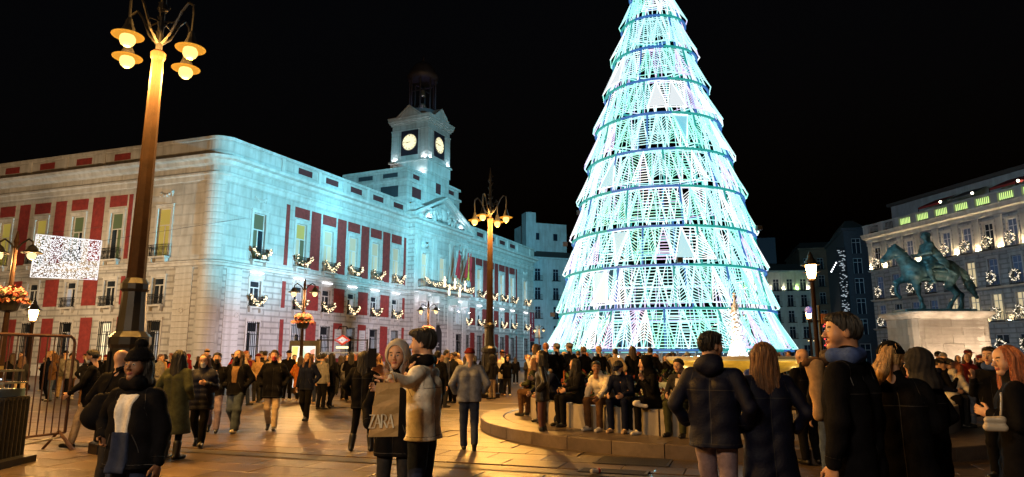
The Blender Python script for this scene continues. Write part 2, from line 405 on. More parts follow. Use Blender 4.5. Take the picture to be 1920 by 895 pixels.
# corner arc
arc = []
for i in range(9):
    t = i/8; x = cA[0]*(1-t); y = cA[1]*(1-t); nx, ny = -cA[1], cA[0]; l = math.hypot(nx, ny)
    bl = .42*math.sin(PI*t); arc.append((x + nx/l*bl, y + ny/l*bl))
def sweep(path, prof, mats, name, parent, closed=False):
    """moulding: prof = [(out, z)...] carried along a plan path, outward to the right of travel"""
    m = MB(); n = len(path); k = len(prof)
    for i, p in enumerate(path):
        a = np.array(path[max(i-1,0)]); b = np.array(path[min(i+1,n-1)]); p = np.array(p)
        d1 = p-a; d2 = b-p
        d1 = d1/np.linalg.norm(d1) if np.linalg.norm(d1) > 1e-9 else d2/np.linalg.norm(d2)
        d2 = d2/np.linalg.norm(d2) if np.linalg.norm(d2) > 1e-9 else d1
        o1 = np.array((d1[1],-d1[0])); o2 = np.array((d2[1],-d2[0])); o = o1+o2; o /= max(np.linalg.norm(o),1e-6); o /= max(o@o1, .35)
        for r, z in prof: m.v.append((p[0]+o[0]*r, p[1]+o[1]*r, z))
    for i in range(n-1):
        for j in range(k-1): m.f.append((i*k+j, (i+1)*k+j, (i+1)*k+j+1, i*k+j+1)); m.m.append(0)
    m.f.append(tuple(range(k))); m.m.append(0); m.f.append(tuple((n-1)*k+j for j in range(k-1,-1,-1))); m.m.append(0)
    return m.build(name, mats, parent)
path_full = [bEnd] + arc + [(PORT0,0),(PORT0,PV),(PORT1,PV),(PORT1,0),(LA,0),(LA,14)]
belt = [(0.02,9.05),(.18,9.1),(.2,9.3),(.34,9.36),(.34,9.46),(.02,9.6)]
c1 = [(.02,16.3),(.1,16.35),(.1,16.75),(.22,16.85),(.22,17.0),(.02,17.05)]
c2 = [(.02,17.6),(.3,17.75),(.38,18.05),(.75,18.15),(.8,18.38),(.75,18.42),(.02,18.55)]
par = [(.1,18.5),(.1,19.85),(.2,19.9),(.2,20.15),(-.3,20.2),(-.3,18.5)]
plin = [(.02,-.05),(.14,-.05),(.14,.85),(.02,.95)]
sweep(path_full, belt, TRIM, 'belt_course', bld); sweep(path_full, c1, TRIM, 'lower_cornice', bld); sweep(path_full, c2, TRIM, 'main_cornice', bld)
sweep(path_full, par, S_UP, 'parapet', bld); sweep(path_full, plin, TRIM, 'plinth', bld)
# shared window parts
def win_tall(w, z0, z1, tr, name):
    f = MB(); t = .075; y0, y1 = .17, .25
    f.box(-w/2,-w/2+t,y0,y1,z0,z1).box(w/2-t,w/2,y0,y1,z0,z1).box(-w/2+t,w/2-t,y0,y1,z1-t,z1).box(-w/2+t,w/2-t,y0,y1,z0,z0+t)
    f.box(-.05,.05,y0-.01,y1,z0+t,tr).box(-w/2+t,w/2-t,y0-.01,y1,tr,tr+.09)
    panes = [(-w/2+t,-.05,z0+t,tr),(.05,w/2-t,z0+t,tr),(-w/2+t,w/2-t,tr+.09,z1-t)]
    ps = [MB().box(a,b,.2,.225,c,d).mesh('pane') for a,b,c,d in panes]
    return f.mesh(name), ps
def pane_inst(parent, ps, mats):
    for k, p in enumerate(ps):
        o = inst('pane', p, parent); m = mats[k % len(mats)]
        if not p.materials: p.materials.append(None)
        o.material_slots[0].link = 'OBJECT'; o.material_slots[0].material = m
W2, P2 = win_tall(1.42, 10.05, 14.2, 12.7, 'window'); W2.materials.append(WOOD)
W1, P1 = win_tall(1.25, 5.95, 8.2, 7.55, 'window'); W1.materials.append(WOOD)
W0, P0 = win_tall(1.3, 1.25, 4.6, 3.7, 'window'); W0.materials.append(WOOD)
def surround(w, z0, z1, t=.24, cap=0.):
    m = MB(); m.box(-w/2-t,-w/2,-.07,.0,z0,z1+t).box(w/2,w/2+t,-.07,0,z0,z1+t).box(-w/2,w/2,-.07,0,z1,z1+t)
    m.box(-w/2-t-.05,w/2+t+.05,-.13,-.0,z1+t+.003,z1+t+.09)
    me = m.mesh('window_surround'); me.materials.append(TRIM); return me
S2, S1, S0 = surround(1.42,10.05,14.2,.26), surround(1.25,5.95,8.2,.2), surround(1.3,1.25,4.6,.18)
def balcony(w, z, h, proj):
    s = MB().box(-w/2,w/2,-proj,-.002,z-.16,z-.02).box(-w/2+.12,-w/2+.3,-proj*.7,-.002,z-.5,z-.163).box(w/2-.3,w/2-.12,-proj*.7,-.002,z-.5,z-.163).mesh('balcony'); s.materials.append(TRIM)
    r = MB(); y = -proj+.05
    pts = [(-w/2+.04,-.02),(-w/2+.04,y),(w/2-.04,y),(w/2-.04,-.02)]
    for a,b in zip(pts,pts[1:]):
        for zz in (z+.06, z+h*.78, z+h): r.bar((*a,zz),(*b,zz),.035)
        n = max(2,int(math.dist(a,b)/.13))
        for k in range(n+1):
            x=a[0]+(b[0]-a[0])*k/n; yy=a[1]+(b[1]-a[1])*k/n; r.bar((x,yy,z+.0),(x,yy,z+h),.022)
        for k in range(0,n):      # scrolled infill
            x=a[0]+(b[0]-a[0])*(k+.5)/n; yy=a[1]+(b[1]-a[1])*(k+.5)/n; x2=a[0]+(b[0]-a[0])*(k+1.5)/n if k<n-1 else x; y2=a[1]+(b[1]-a[1])*(k+1.5)/n if k<n-1 else yy
            if k<n-1: r.bar((x,yy,z+.12),(x2,y2,z+h*.72),.02)
    r = r.mesh('railing'); r.materials.append(IRON); return s, r
B2, R2 = balcony(1.9, 10.0, .95, .55); B1, R1 = balcony(1.6, 5.93, .85, .42)
def grille(w, z0, z1):
    m = MB()
    for k in range(7): x=-w/2+.06+(w-.12)*k/6; m.bar((x,-.1,z0-.1),(x,-.1,z1+.05),.045)
    for z in (z0+.1,(z0+z1)/2-.4,(z0+z1)/2+.6,z1-.1): m.box(-w/2,w/2,-.13,-.07,z-.025,z+.025)
    me = m.mesh('window_grille'); me.materials.append(IRON); return me
G0 = grille(1.4,1.25,4.6)
LEDGE = MB().box(-.75,.75,-.17,-.13,8.86,8.9).mesh('ledge_light'); LEDGE.materials.append(emit('ledge_led', (.88,.9,1), 11))
def bay(mx, u, v=0, up=(LIT,), mid=(DARKW,), lo=(PALE,), ledge=True, b2=True, b1=True, g=True):
    M = mx @ T(u, v, 0)
    w = inst('window', W2, bld, M); pane_inst(w, P2, up); inst('window_surround', S2, bld, M)
    w = inst('window', W1, bld, M); pane_inst(w, P1, mid); inst('window_surround', S1, bld, M)
    if g:
        w = inst('window', W0, bld, M); pane_inst(w, P0, lo); inst('window_surround', S0, bld, M); inst('window_grille', G0, w)
    if b2: b = inst('balcony', B2, bld, M); inst('railing', R2, b)
    if b1: b = inst('balcony', B1, bld, M); inst('railing', R1, b)
    if ledge: inst('ledge_light', LEDGE, bld, M)
UA = [3.6, 8.9,12.85,16.8,20.75,24.75]; UA_R = [41.1+1.75,44.9+1.7,48.75+1.6,52.5+1.6,56.4+1.5, 62.4]
UA_R = [41.9,45.7,49.5,53.3,57.1,62.4]
UC = [29.5,33.8,38.1]
op2 = lambda u: (u-.71,u+.71,10.05,14.2); op1 = lambda u:(u-.625,u+.625,5.95,8.2); op0 = lambda u:(u-.65,u+.65,1.25,4.6)
def facade(mx, us, u0, u1):
    wall_mesh(u1, 9.33, 18.55, [op2(u) for u in us], u0=u0).build('wall', S_UP, bld, mx)
    wall_mesh(u1, -.05, 9.33, [op1(u) for u in us]+[op0(u) for u in us], u0=u0).build('wall', S_LO, bld, mx)
facade(MXA, UA, 0, PORT0); facade(MXA, UA_R, PORT1, LA)
for k, u in enumerate(UA): bay(MXA, u, up=(DIMG,DARKW,DIMG) if k == 0 else (LIT,LIT2,LIT) if k > 1 else (LIT,DIMG,YEL), mid=(DARKW,PALE,DARKW) if k % 2 else (DARKW,), lo=(PALE,DARKW,PALE) if k % 2 else (DARKW,PALE,DARKW))
for k, u in enumerate(UA_R): bay(MXA, u, up=(LIT,LIT2,LIT), mid=(PALE,DARKW,PALE), lo=(DARKW,PALE,PALE))
# red stucco fields
def panel(mx, u0, u1, z0, z1, m=RED, y=-.05): MB().box(u0,u1,y,.0,z0,z1).build('red_panel', m, bld, mx)
def red_fields(mx, us, e0, e1):
    mids = [(a+b)/2 for a,b in zip(us,us[1:])]
    hw = min(abs(us[1]-us[0])/2-1.3,.68)
    for c in mids:
        panel(mx,c-hw,c+hw,10.0,15.75); panel(mx,c-hw-.15,c+hw+.15,6.05,8.5); panel(mx,c-hw,c+hw,1.1,5.0)
    for e in (e0,e1): panel(mx,e-.22,e+.22,10.0,15.75); panel(mx,e-.22,e+.22,6.05,8.5); panel(mx,e-.22,e+.22,1.1,5.0)
    for u in us: panel(mx,u-1.0,u+1.0,14.75,15.75)
red_fields(MXA, UA[1:], 7.0, 26.5); red_fields(MXA, UA_R[:5], 40.75, 58.8)
# white plaques on two of the lower fields
PLQ = mat('white_plaque', (.6,.6,.58), .6, var=.05)
for c in (14.83, 18.78): 
    q = MB().box(c-.5,c+.5,-.12,-.052,1.5,4.4).build('plaque', PLQ, bld)
    for k in range(9): MB().box(c-.36+.05*(k%3),c+.36-.07*(k%2),-.125,-.121,1.9+k*.25,1.96+k*.25).build('text_line', mat('grey_print',(.25,.25,.25),.8), q)
# side facade
UBs = [LB-u for u in (4.1, 9.5, 14.15, 18.85, 23.5, 28.1)]
facade(MXB, UBs, 0, LB)
bm = [((YEL,YEL,YEL),(DARKW,)), ((DARKW,DIMG,DIMG),(DARKW,)), ((DIMG,DARKW,DIMG),(PALE,DARKW,DARKW)), ((YEL,DIMG,YEL),(DARKW,)), ((YEL,YEL,YEL),(DARKW,)), ((DARKW,),(DARKW,))]
LITW = emit('lit_window_white', (1,.85,.5), 1.3, False, (.4,.35,.25))
for k, u in enumerate(UBs): bay(MXB, u, up=bm[k][0], mid=bm[k][1], lo=(LITW,LITW,LITW) if k == 1 else (DARKW,PALE,DARKW), ledge=False)
red_fields(MXB, UBs[1:], UBs[1]+1.45, -1)
# parapet panels
for mx, us, m, y in ((MXA, UA[1:]+UA_R[:5], DKRED, 0), (MXB, UBs[1:], RED, 0)):
    for u in us: MB().box(u-.95,u+.95,-.125,-.1,19.0,19.6).build('parapet_panel', m, bld, mx)
for mx, us in ((MXA, [5.9]+[u+2 for u in UA[1:]]+[u+1.9 for u in UA_R]), (MXB, [u-2.2 for u in UBs])):
    for u in us: MB().box(u-.2,u+.2,-.2,-.1,18.56,19.88).build('parapet_pier', TRIM, bld, mx)
# stone swag reliefs
def swag(mx, u, z, w=1.1):
    m = MB()
    for k in range(15):
        t=k/14; x=u-w/2*1.2+w*1.2*t; zz=z-.28*math.sin(PI*t)*(1 if k%2 else .85); m.ball((x,-.03,zz),.1+.03*(k%3),5)
    for s in (-1,1):
        for k in range(4): m.ball((u+s*w*.62,-.02,z-.1*k),.07,5)
    m.build('stone_swag', TRIM, bld, mx, True)
swag(MXA, 3.6, 15.6); swag(MXB, UBs[0], 15.6); swag(MXA, 62.4, 15.6)
def rosette(mx,u,z):
    m = MB().box(u-.38,u+.38,-.04,0,z-.38,z+.38)
    for k in range(8): a=k*PI/4; m.ball((u+.2*math.cos(a),-.05,z+.2*math.sin(a)),.08,5)
    m.build('stone_rosette', TRIM, bld, mx, True)
rosette(MXA, 1.7, 5.1); rosette(MXB, LB-1.4, 5.4)
# corner: rusticated column of stone courses, flanked by grooves
def course_mesh(path, out, h):
    m = MB(); n=len(path)
    for i,p in enumerate(path):
        a=np.array(path[max(i-1,0)]); b=np.array(path[min(i+1,n-1)]); d=(b-a)/np.linalg.norm(b-a); o=np.array((d[1],-d[0]))
        for z,r in ((0,0),(0,out-.03),(.03,out),(h-.03,out),(h,out-.03),(h,0)): m.v.append((p[0]+o[0]*r,p[1]+o[1]*r,z))
    for i in range(n-1):
        for j in range(5): m.f.append((i*6+j,(i+1)*6+j,(i+1)*6+j+1,i*6+j+1)); m.m.append(0)
    m.f.append(tuple(range(6))); m.m.append(0); m.f.append(tuple((n-1)*6+j for j in range(5,-1,-1))); m.m.append(0)
    me=m.mesh('stone_course'); me.materials.append(TRIM); return me
m = MB()
for a,b in zip(arc,arc[1:]): m.quad((*a,-.05),(*b,-.05),(*b,18.6),(*a,18.6))
m.build('corner_wall', S_UP, bld, smooth=True)
CM = course_mesh(arc[1:8], .07, .56)
for k in range(27): 
    if abs(k*.6+.95+.3-9.33) < .5: continue
    inst('stone_course', CM, bld, T(0,0,.98+k*.6))
CA = course_mesh([(.35,0),(2.0,0)], .06, .47); CB = course_mesh([(LB-2.3,0),(LB-.5,0)], .06, .47)
for k in range(16):
    inst('stone_course', CA, bld, MXA @ T(0,0,.98+k*.5)); inst('stone_course', CB, bld, MXB @ T(0,0,.98+k*.5))
CE = course_mesh([(LA-1.9,0),(LA-.2,0)], .06, .47); CP = course_mesh([(PORT0+.15,PV),(PORT0+1.1,PV)], .07, .47); CQ=course_mesh([(PORT1-1.1,PV),(PORT1-.15,PV)],.07,.47)
CI1=course_mesh([(31.0,PV),(32.3,PV)],.1,.47); CI2=course_mesh([(35.3,PV),(36.6,PV)],.1,.47)
for k in range(16):
    for c in (CE,CP,CQ,CI1,CI2): inst('stone_course', c, bld, T(0,0,.98+k*.5))
MB().quad((LA,0,-.05),(LA,25,-.05),(LA,25,18.6),(LA,0,18.6)).build('end_wall', S_UP, bld)
# central pavilion
MP = T(0, PV, 0)
wall_mesh(PORT1, 9.33, 18.55, [op2(u) for u in UC], u0=PORT0).build('wall', S_UP, bld, MP)
wall_mesh(PORT1, -.05, 9.33, [op1(UC[0]),op1(UC[2]),op0(UC[0]),op0(UC[2]),(32.6,35.0,-.05,5.6)], u0=PORT0, depth=.9).build('wall', S_LO, bld, MP)
for x in (PORT0, PORT1): MB().quad((x,0,-.05),(x,PV,-.05),(x,PV,18.6),(x,0,18.6)).build('wall_return', S_LO, bld)
for k,u in enumerate(UC): bay(MXA,u,PV,up=(LIT2,LIT2,LIT2),mid=(PALE,),lo=(DARKW,),b2=False,b1=False,g=k!=1,ledge=k!=1)
dr = MB().box(32.6,35.0,.6,.66,0,4.4)
for k in range(9): 
    a0=PI*k/9;a1=PI*(k+1)/9; dr.poly([(33.8,.6,4.4),(33.8+1.2*math.cos(a0),.6,4.4+1.2*math.sin(a0)),(33.8+1.2*math.cos(a1),.6,4.4+1.2*math.sin(a1))])
door = dr.build('door', mat('black_door',(.012,.01,.012),.5), bld, MP)
MB().box(33.2,34.4,.55,.59,1.0,3.9).build('door_banner', mat('dark_banner',(.02,.015,.02),.6), door)
for k in range(3): MB().box(33.35,34.25-.2*(k%2),.54,.549,3.3-k*.22,3.4-k*.22).build('text_line', mat('white_print',(.6,.6,.6),.7), door)
for u in (31.65, 35.95, 27.9, 39.7):                            # giant order pilasters
    MB().box(u-.42,u+.42,PV-.22,PV,9.6,16.3).box(u-.52,u+.52,PV-.28,PV,9.6-.003,10.1).box(u-.5,u+.5,PV-.3,PV,15.8,16.297).build('pilaster', TRIM, bld)
cb = MB().box(PORT0+.6,PORT1-.6,PV-1.35,PV-.002,9.62,9.9)
for u in (28.6,31.65,35.95,39.0): cb.box(u-.25,u+.25,PV-1.1,PV-.002,8.2,9.05)
cbo = cb.build('long_balcony', TRIM, bld)
r = MB(); y = PV-1.28
for zz in (9.98,10.7,10.85): r.bar((PORT0+.65,y,zz),(PORT1-.65,y,zz),.045); r.bar((PORT0+.65,y,zz),(PORT0+.65,PV,zz),.045); r.bar((PORT1-.65,y,zz),(PORT1-.65,PV,zz),.045)
for k in range(90): x=PORT0+.65+(PORT1-PORT0-1.3)*k/89; r.bar((x,y,9.9),(x,y,10.85),.025)
for k in range(8): yy=PV-1.28*k/8; r.bar((PORT0+.65,yy,9.9),(PORT0+.65,yy,10.85),.025)
r.build('railing', IRON, cbo)
for u in UC[::2]:
    q = MB().box(u-.7,u+.7,PV-.06,PV,14.9,15.7)
    for k in range(9): q.ball((u-.5+k*.125,PV-.07,15.25+.12*math.sin(k*1.7)),.12,5)
    q.build('stone_relief', TRIM, bld, smooth=True)
# pediment
zb, zp = 18.56, 21.9; uc = 33.8
pd = MB(); pd.poly([(PORT0-.2,PV-.1,zb),(PORT1+.2,PV-.1,zb),(uc,PV-.1,zp-.5)]); 
pd.build('pediment_field', S_UP, bld)
rk = MB()
for s,e in ((PORT0-1.0,1),(PORT1+1.0,-1)):
    a=np.array((s,zb)); b=np.array((uc,zp)); d=(b-a)/np.linalg.norm(b-a); n=np.array((-d[1],d[0]))*e
    for t0,t1,o in ((-.1,.14,.35),(.14,.32,.75)):
        P=[a+n*t0,b+n*t0/abs(n[1])*abs(n[1]),b+n*t1,a+n*t1]
        f=[(p[0],PV-o,p[1]) for p in P]; k=[(p[0],1.8,p[1]) for p in P]
        rk.poly(f if e>0 else f[::-1])
        for i in range(4): j=(i+1)%4; rk.quad(f[i],f[j],k[j],k[i])
rk.build('raking_cornice', TRIM, bld)
q = MB(); rr = random.Random(3)
for k in range(70):
    t = rr.uniform(-1,1); hh = (1-abs(t))*(zp-.9-zb); x = uc+t*6.0; z = zb+.15+rr.random()*max(hh-.2,.05)
    q.ball((x,PV-.14,z),.16+.16*rr.random(),5,(1,.8,1.3))
q.ball((uc,PV-.2,zb+1.2),.75,8,(1,.4,1.1))
q.build('pediment_relief', TRIM, bld, smooth=True)
# roof
RF = mat('dark_roof', (.05,.045,.045), .8)
P4 = [np.array(bEnd), np.array(cA), np.array((0.,0.)), np.array((LA,0.)), np.array((LA,25.)), np.array((bEnd[0]+60,bEnd[1]))]
MB().poly([(p[0],p[1],19.0) for p in P4]).build('roof', RF, bld)

# clock tower
BW = 6.6; bl0, bl1 = uc-BW, uc+BW
tb = MB().box(bl0,bl1,.45,10.2,18.5,23.4).box(bl0+.1,bl1-.1,.55,10.1,23.403,24.75).build('tower_base', S_UP, bld)
for z0,z1,o in ((23.1,23.4,.22),(24.6,24.9,.14),(21.0,21.15,.08)): MB().box(bl0-o,bl1+o,.45-o,10.2+o,z0-.0015,z1+.0015).build('base_cornice', TRIM, bld)
DKP = mat('dark_panel', (.03,.02,.03), .6)
BLUEP = mat('slate_panel', (.04,.05,.06), .6)
for u in (bl0+2.2, bl1-2.2): MB().box(u-1.0,u+1.0,.41,.45,21.3,22.6).build('base_panel', DKRED, bld); MB().box(u-.7,u+.7,.5,.55,23.75,24.3).build('base_panel', DKRED, bld)
for y in (3.0,6.8): MB().box(bl0-.04,bl0,y-1.3,y+1.3,21.0,22.6).build('base_panel', BLUEP, bld); MB().box(bl0+.06,bl0+.1,y-1.1,y+1.1,23.75,24.3).build('base_panel', BLUEP, bld)
ucT = 34.2; tw = 2.8; ty0, ty1 = .2, 5.8; ty = (ty0+ty1)/2; ZK = 29.6
MB().box(ucT-tw,ucT+tw,ty0,ty1,18.6,32.2).build('tower_shaft', S_UP, bld)
def ring_box(o, z0, z1, name='tower_cornice', m=TRIM): MB().box(ucT-tw-o,ucT+tw+o,ty0-o,ty1+o,z0,z1).build(name, m, bld)
for o,z0,z1 in ((.12,25.5,26.9),(.32,26.903,27.12),(.12,31.25,31.42),(.16,32.1,32.35),(.34,32.353,32.6),(.46,32.603,33.0),(.52,33.003,33.15)): ring_box(o,z0,z1)
for (x,y) in ((ucT-tw,ty0),(ucT+tw,ty0),(ucT-tw,ty1),(ucT+tw,ty1)):   # rusticated corner strips
    cx = x+(.5 if x<ucT else -.5); cy = y+(.5 if y<ty else -.5)
    for k in range(7): MB().box(cx-.56,cx+.56,cy-.56,cy+.56,27.14+k*.585,27.14+k*.585+.545).build('quoin', TRIM, bld)
MB().box(ucT-.6,ucT+.6,ty0-.05,ty0-.003,22.9,24.3).build('tower_window', DKRED, bld)
MB().box(ucT-tw+.3,ucT+tw-.3,ty0+.3,ty1-.3,33.15,33.6).build('tower_attic', TRIM, bld)
CLK = emit('clock_face', (1,.87,.52), 1.1, False, (.6,.55,.4)); BLK = mat('clock_black', (.008,.008,.008), .5)
for mx in (T(ucT,ty0,ZK), T(ucT-tw,ty,ZK) @ RZ(-PI/2), T(ucT+tw,ty,ZK) @ RZ(PI/2)):
    s_ = MB().box(-1.3,1.3,-.09,0,-1.75,1.7).build('clock_surround', DKP, bld, mx)
    f = MB()
    f.poly([(1.1*math.cos(2*PI*k/32),-.12,1.1*math.sin(2*PI*k/32)) for k in range(32)])
    fo = f.build('clock_face', CLK, bld, mx)
    h = MB()
    for k in range(12):
        a=k*PI/6; d=np.array((math.cos(a),math.sin(a))); t=np.array((-d[1],d[0]))
        for o in ((-.06,0,.06) if k%3==0 else (-.03,.03)): 
            p0=d*.8+t*o; p1=d*.97+t*o; h.bar((p0[0],-.135,p0[1]),(p1[0],-.135,p1[1]),.026)
    for k in range(40):
        a0=2*PI*k/40;a1=2*PI*(k+1)/40; h.bar((1.05*math.cos(a0),-.13,1.05*math.sin(a0)),(1.05*math.cos(a1),-.13,1.05*math.sin(a1)),.03)
    h.build('numeral_ring', BLK, fo)
    for ln,ang,w in ((.85,PI-.12,.07),(.55,PI+.16,.12)):          # about a quarter to nine
        MB().bar((-.15*math.cos(ang),-.16,-.15*math.sin(ang)),(ln*math.cos(ang),-.16,ln*math.sin(ang)),w,.02).build('clock_hand', BLK, fo)
    tr = MB(); w=1.7; zb2=3.56
    tr.poly([(-w,-.3,zb2),(w,-.3,zb2),(0,-.3,zb2+1.35)]); tr.poly([(w,.9,zb2),(-w,.9,zb2),(0,.9,zb2+1.35)]); tr.quad((-w-.22,-.42,zb2+.02),(0,-.42,zb2+1.58),(0,1.0,zb2+1.58),(-w-.22,1.0,zb2+.02)); tr.quad((0,-.42,zb2+1.58),(w+.22,-.42,zb2+.02),(w+.22,1.0,zb2+.02),(0,1.0,zb2+1.58))
    for e in (-1,1): tr.bar((e*(w+.15),-.36,zb2+.06),(0,-.36,zb2+1.5),.16)
    tr.build('gable', TRIM, bld, mx)
cup = MB().lathe([(2.1,33.5),(2.1,34.3),(1.95,34.35),(1.95,34.7)],16,(ucT,ty)).build('cupola_drum', mat('cupola_stone',(.12,.13,.15),.8), bld)
CUPI = mat('cupola_iron', (.07,.07,.09), .5, metal=.3)
for k in range(8):
    a=PI/8+k*PI/4; x=ucT+1.8*math.cos(a); y=ty+1.8*math.sin(a); MB().cone((x,y,34.7),(x,y,39.3),.11,.1,8).build('cupola_column', CUPI, bld)
MB().lathe([(1.5,39.25),(2.05,39.25),(2.05,39.6),(2.2,39.7),(2.0,40.1),(1.6,41.0),(.95,41.7),(.3,42.0),(.15,42.5),(.05,43.2)],16,(ucT,ty)).build('cupola_dome', CUPI, bld, smooth=True)
MB().lathe([(.02,38.0),(.25,37.9),(.32,37.5),(.42,37.1),(.5,37.0)],12,(ucT,ty)).build('bell', mat('bell_bronze',(.35,.3,.2),.35,metal=.6), bld, smooth=True)
MB().lathe([(.02,36.0),(.4,35.9),(.55,35.5),(.7,35.1),(.8,35.0)],12,(ucT,ty)).build('bell', MATS['bell_bronze'], bld, smooth=True)
MB().bar((ucT-1.7,ty,38.1),(ucT+1.7,ty,38.1),.12).bar((ucT,ty-1.7,38.1),(ucT,ty+1.7,38.1),.12).build('bell_beam', CUPI, bld)
BOX = mat('floodlight_case',(.05,.05,.05),.5)
FL = emit('floodlight_white', (.82,.9,1), 230)
def flood(u,v,z,n=(0,0,1),w=.5, m=FL):
    o = MB().box(-w/2,w/2,-.12,.12,0,.12).build('floodlight', BOX, bld, T(u,v,z)); MB().box(-w/2+.02,w/2-.02,-.1,.1,.122,.13).build('lens', m, o)
for u in (bl0+.5,uc-2.2,uc+2.2,bl1-.5): flood(u,.22,18.75,w=.4)
for u in (ucT-2.3,ucT+2.3): flood(u,ty0-.22,27.13,w=.2)
for v in (ty0+.5,ty1-.5): flood(ucT-tw-.22,v,27.13,w=.2)
for v in (1.0,5.0): flood(ucT-tw-.4,v,24.93,w=.3)
for v in (1.5,4.5,7.5): flood(bl0-.6,v,19.05,w=.5,m=emit('floodlight_blue',(.35,.8,1),60))
flood(ucT-.9,ty-.6,34.75,w=.4,m=emit('floodlight_dim',(.6,.5,1),70))
for u in (29.6,38.0): flood(u,PV-.55,18.6,w=.8,m=emit('floodlight_soft',(.8,.88,1),60))
for u in (28.2,31.2,36.4,39.4): flood(u,PV-1.0,7.3,w=.3,m=emit('floodlight_porch',(.9,.86,1),160))
# ---- flags over the long balcony
def flag(u, cols, label):
    e = empty('flag'); e.matrix_world = frame_mx(A0,DA) @ T(u, PV-1.3, 9.9); tag(e, label, 'flag')
    MB().cone((0,0,0),(0,-1.6,5.6),.05,.035,8).ball((0,-1.62,5.7),.1,6).build('flagpole', mat('flag_wood',(.3,.28,.25),.5), e)
    m = MB(); n=10; K=6
    grid=[[None]*(K+1) for _ in range(n+1)]
    for i in range(n+1):
        t=i/n
        for j in range(K+1):
            s=j/K; top=np.array((0,-1.5+.0,5.3)); 
            x=(s*.75)*(.35+.65*t)+.07*math.sin(s*9+t*3); y=-1.5+.35*t+.22*math.sin(s*11+t*2)*(.4+.6*t); z=5.3-t*3.4-s*.9*(1-t*.4)
            grid[i][j]=len(m.v); m.v.append((x,y,z))
    for i in range(n):
        for j in range(K):
            m.f.append((grid[i][j],grid[i][j+1],grid[i+1][j+1],grid[i+1][j])); m.m.append(cols[min(int(j/K*len(cols)),len(cols)-1)])
    o=m.build('cloth',[mat('flag_red',(.45,.02,.03),.8),mat('flag_yellow',(.6,.42,.04),.8)],e,smooth=True)
flag(33.2,[0],'plain red flag hanging from a pole over the long balcony')
flag(35.6,[0,1,1,0],'red and yellow striped flag hanging over the long balcony')
flag(36.3,[0,1,0],'narrow red and yellow flag, rightmost over the long balcony')
# ---- red hanging banner at the far end
def text_mesh(s, size):
    cu = bpy.data.curves.new('letters','FONT'); cu.body = s; cu.size = size; cu.align_x='CENTER'; cu.align_y='CENTER'; cu.extrude=.006
    o = bpy.data.objects.new('letters', cu); col.objects.link(o); bpy.context.view_layer.update()
    me = bpy.data.meshes.new_from_object(o.evaluated_get(bpy.context.evaluated_depsgraph_get())); bpy.data.objects.remove(o); return me
bn = empty('hanging_banner'); bn.matrix_world = frame_mx(A0,DA) @ T(64.2,-.5,0); tag(bn,'tall red hanging banner with white stacked letters at far facade end','banner')
MB().box(-.85,.85,-.03,.03,4.2,9.0).build('cloth', mat('banner_red',(.3,.02,.04),.7), bn)
MB().box(-.8,.8,-.05,.03,2.5,4.1).build('lower_panel', mat('banner_dark',(.02,.015,.02),.6), bn)
MB().bar((-.9,0,9.05),(.9,0,9.05),.06).bar((0,0,9.05),(0,.5,9.05),.05).build('bracket', IRON, bn)
for k,ch in enumerate('BELEN'):
    obj('letter', text_mesh(ch,1.0), mat('banner_white',(.7,.7,.7),.6), bn, T(0,-.04,8.45-k*.86) @ Matrix.Rotation(PI/2,4,'X'))

# ---- lit garlands on balconies
WARM = emit('warm_led', (1,.74,.42), 2.2, False); LEAF = mat('garland_leaf', (.035,.05,.02), .7, var=.4)
REDB = mat('red_bauble', (.35,.02,.02), .3)
def garland_mesh(w, drop, proj, n=210, seed=1, wings=True):
    rr = random.Random(seed); m = MB()
    for k in range(n):
        t = rr.random(); x = (t-.5)*w*1.08; z = -drop*math.sin(PI*t)+rr.gauss(0,.11); y = -proj-.06+rr.gauss(0,.06)
        if wings and rr.random() < .3: s = rr.choice((-1,1)); x = s*w*.5+rr.gauss(0,.08); z = rr.uniform(-.15,.22)
        m.mi = 0 if rr.random() < .72 else 1 if rr.random() < .85 else 2
        if m.mi == 1: q = .022+.018*rr.random(); m.box(x-q,x+q,y-q-.05,y+q-.05,z-q,z+q)
        else:
            a = rr.uniform(0,2*PI); d = (.1*math.cos(a),rr.uniform(-.05,.05),.1*math.sin(a)); 
            m.quad((x-d[0],y-d[1],z-d[2]),(x+d[2]*.5,y+.03,z-d[0]*.5),(x+d[0],y+d[1],z+d[2]),(x-d[2]*.5,y-.03,z+d[0]*.5))
    m.mi=0; me = m.mesh('garland')
    for q in (LEAF,WARM,REDB): me.materials.append(q)
    return me
GM2 = [garland_mesh(1.9,.62,.55,300,s) for s in (1,2,3)]; GM1 = [garland_mesh(1.6,.55,.42,250,s) for s in (4,5,6)]
ordn = ['first','second','third','fourth','fifth','sixth','seventh','eighth','ninth','tenth','eleventh','twelfth','thirteenth']
MA = frame_mx(A0,DA)
for k,u in enumerate(UA+UA_R):
    wing = 'left of the pediment' if k < 6 else 'right of the pediment'; o_ = ordn[k] if k < 6 else ordn[k-6]
    o = inst('garland', GM2[k%3]); o.matrix_world = MA @ T(u,0,10.85); tag(o, f'lit garland on the {o_} upper balcony {wing}', 'garland', 'garlands on the balconies')
    o = inst('garland', GM1[k%3]); o.matrix_world = MA @ T(u,0,6.7); tag(o, f'lit garland on the {o_} lower balcony {wing}', 'garland', 'garlands on the balconies')
GL = garland_mesh(4.0,.45,0,420,9)
for k,u in enumerate((29.8,33.8,37.8)): o = inst('garland', GL); o.matrix_world = MA @ T(u,PV-1.3,10.8); tag(o, 'wide lit garland on the %s third of the long balcony' % ('left','middle','right')[k], 'garland', 'garlands on the balconies')
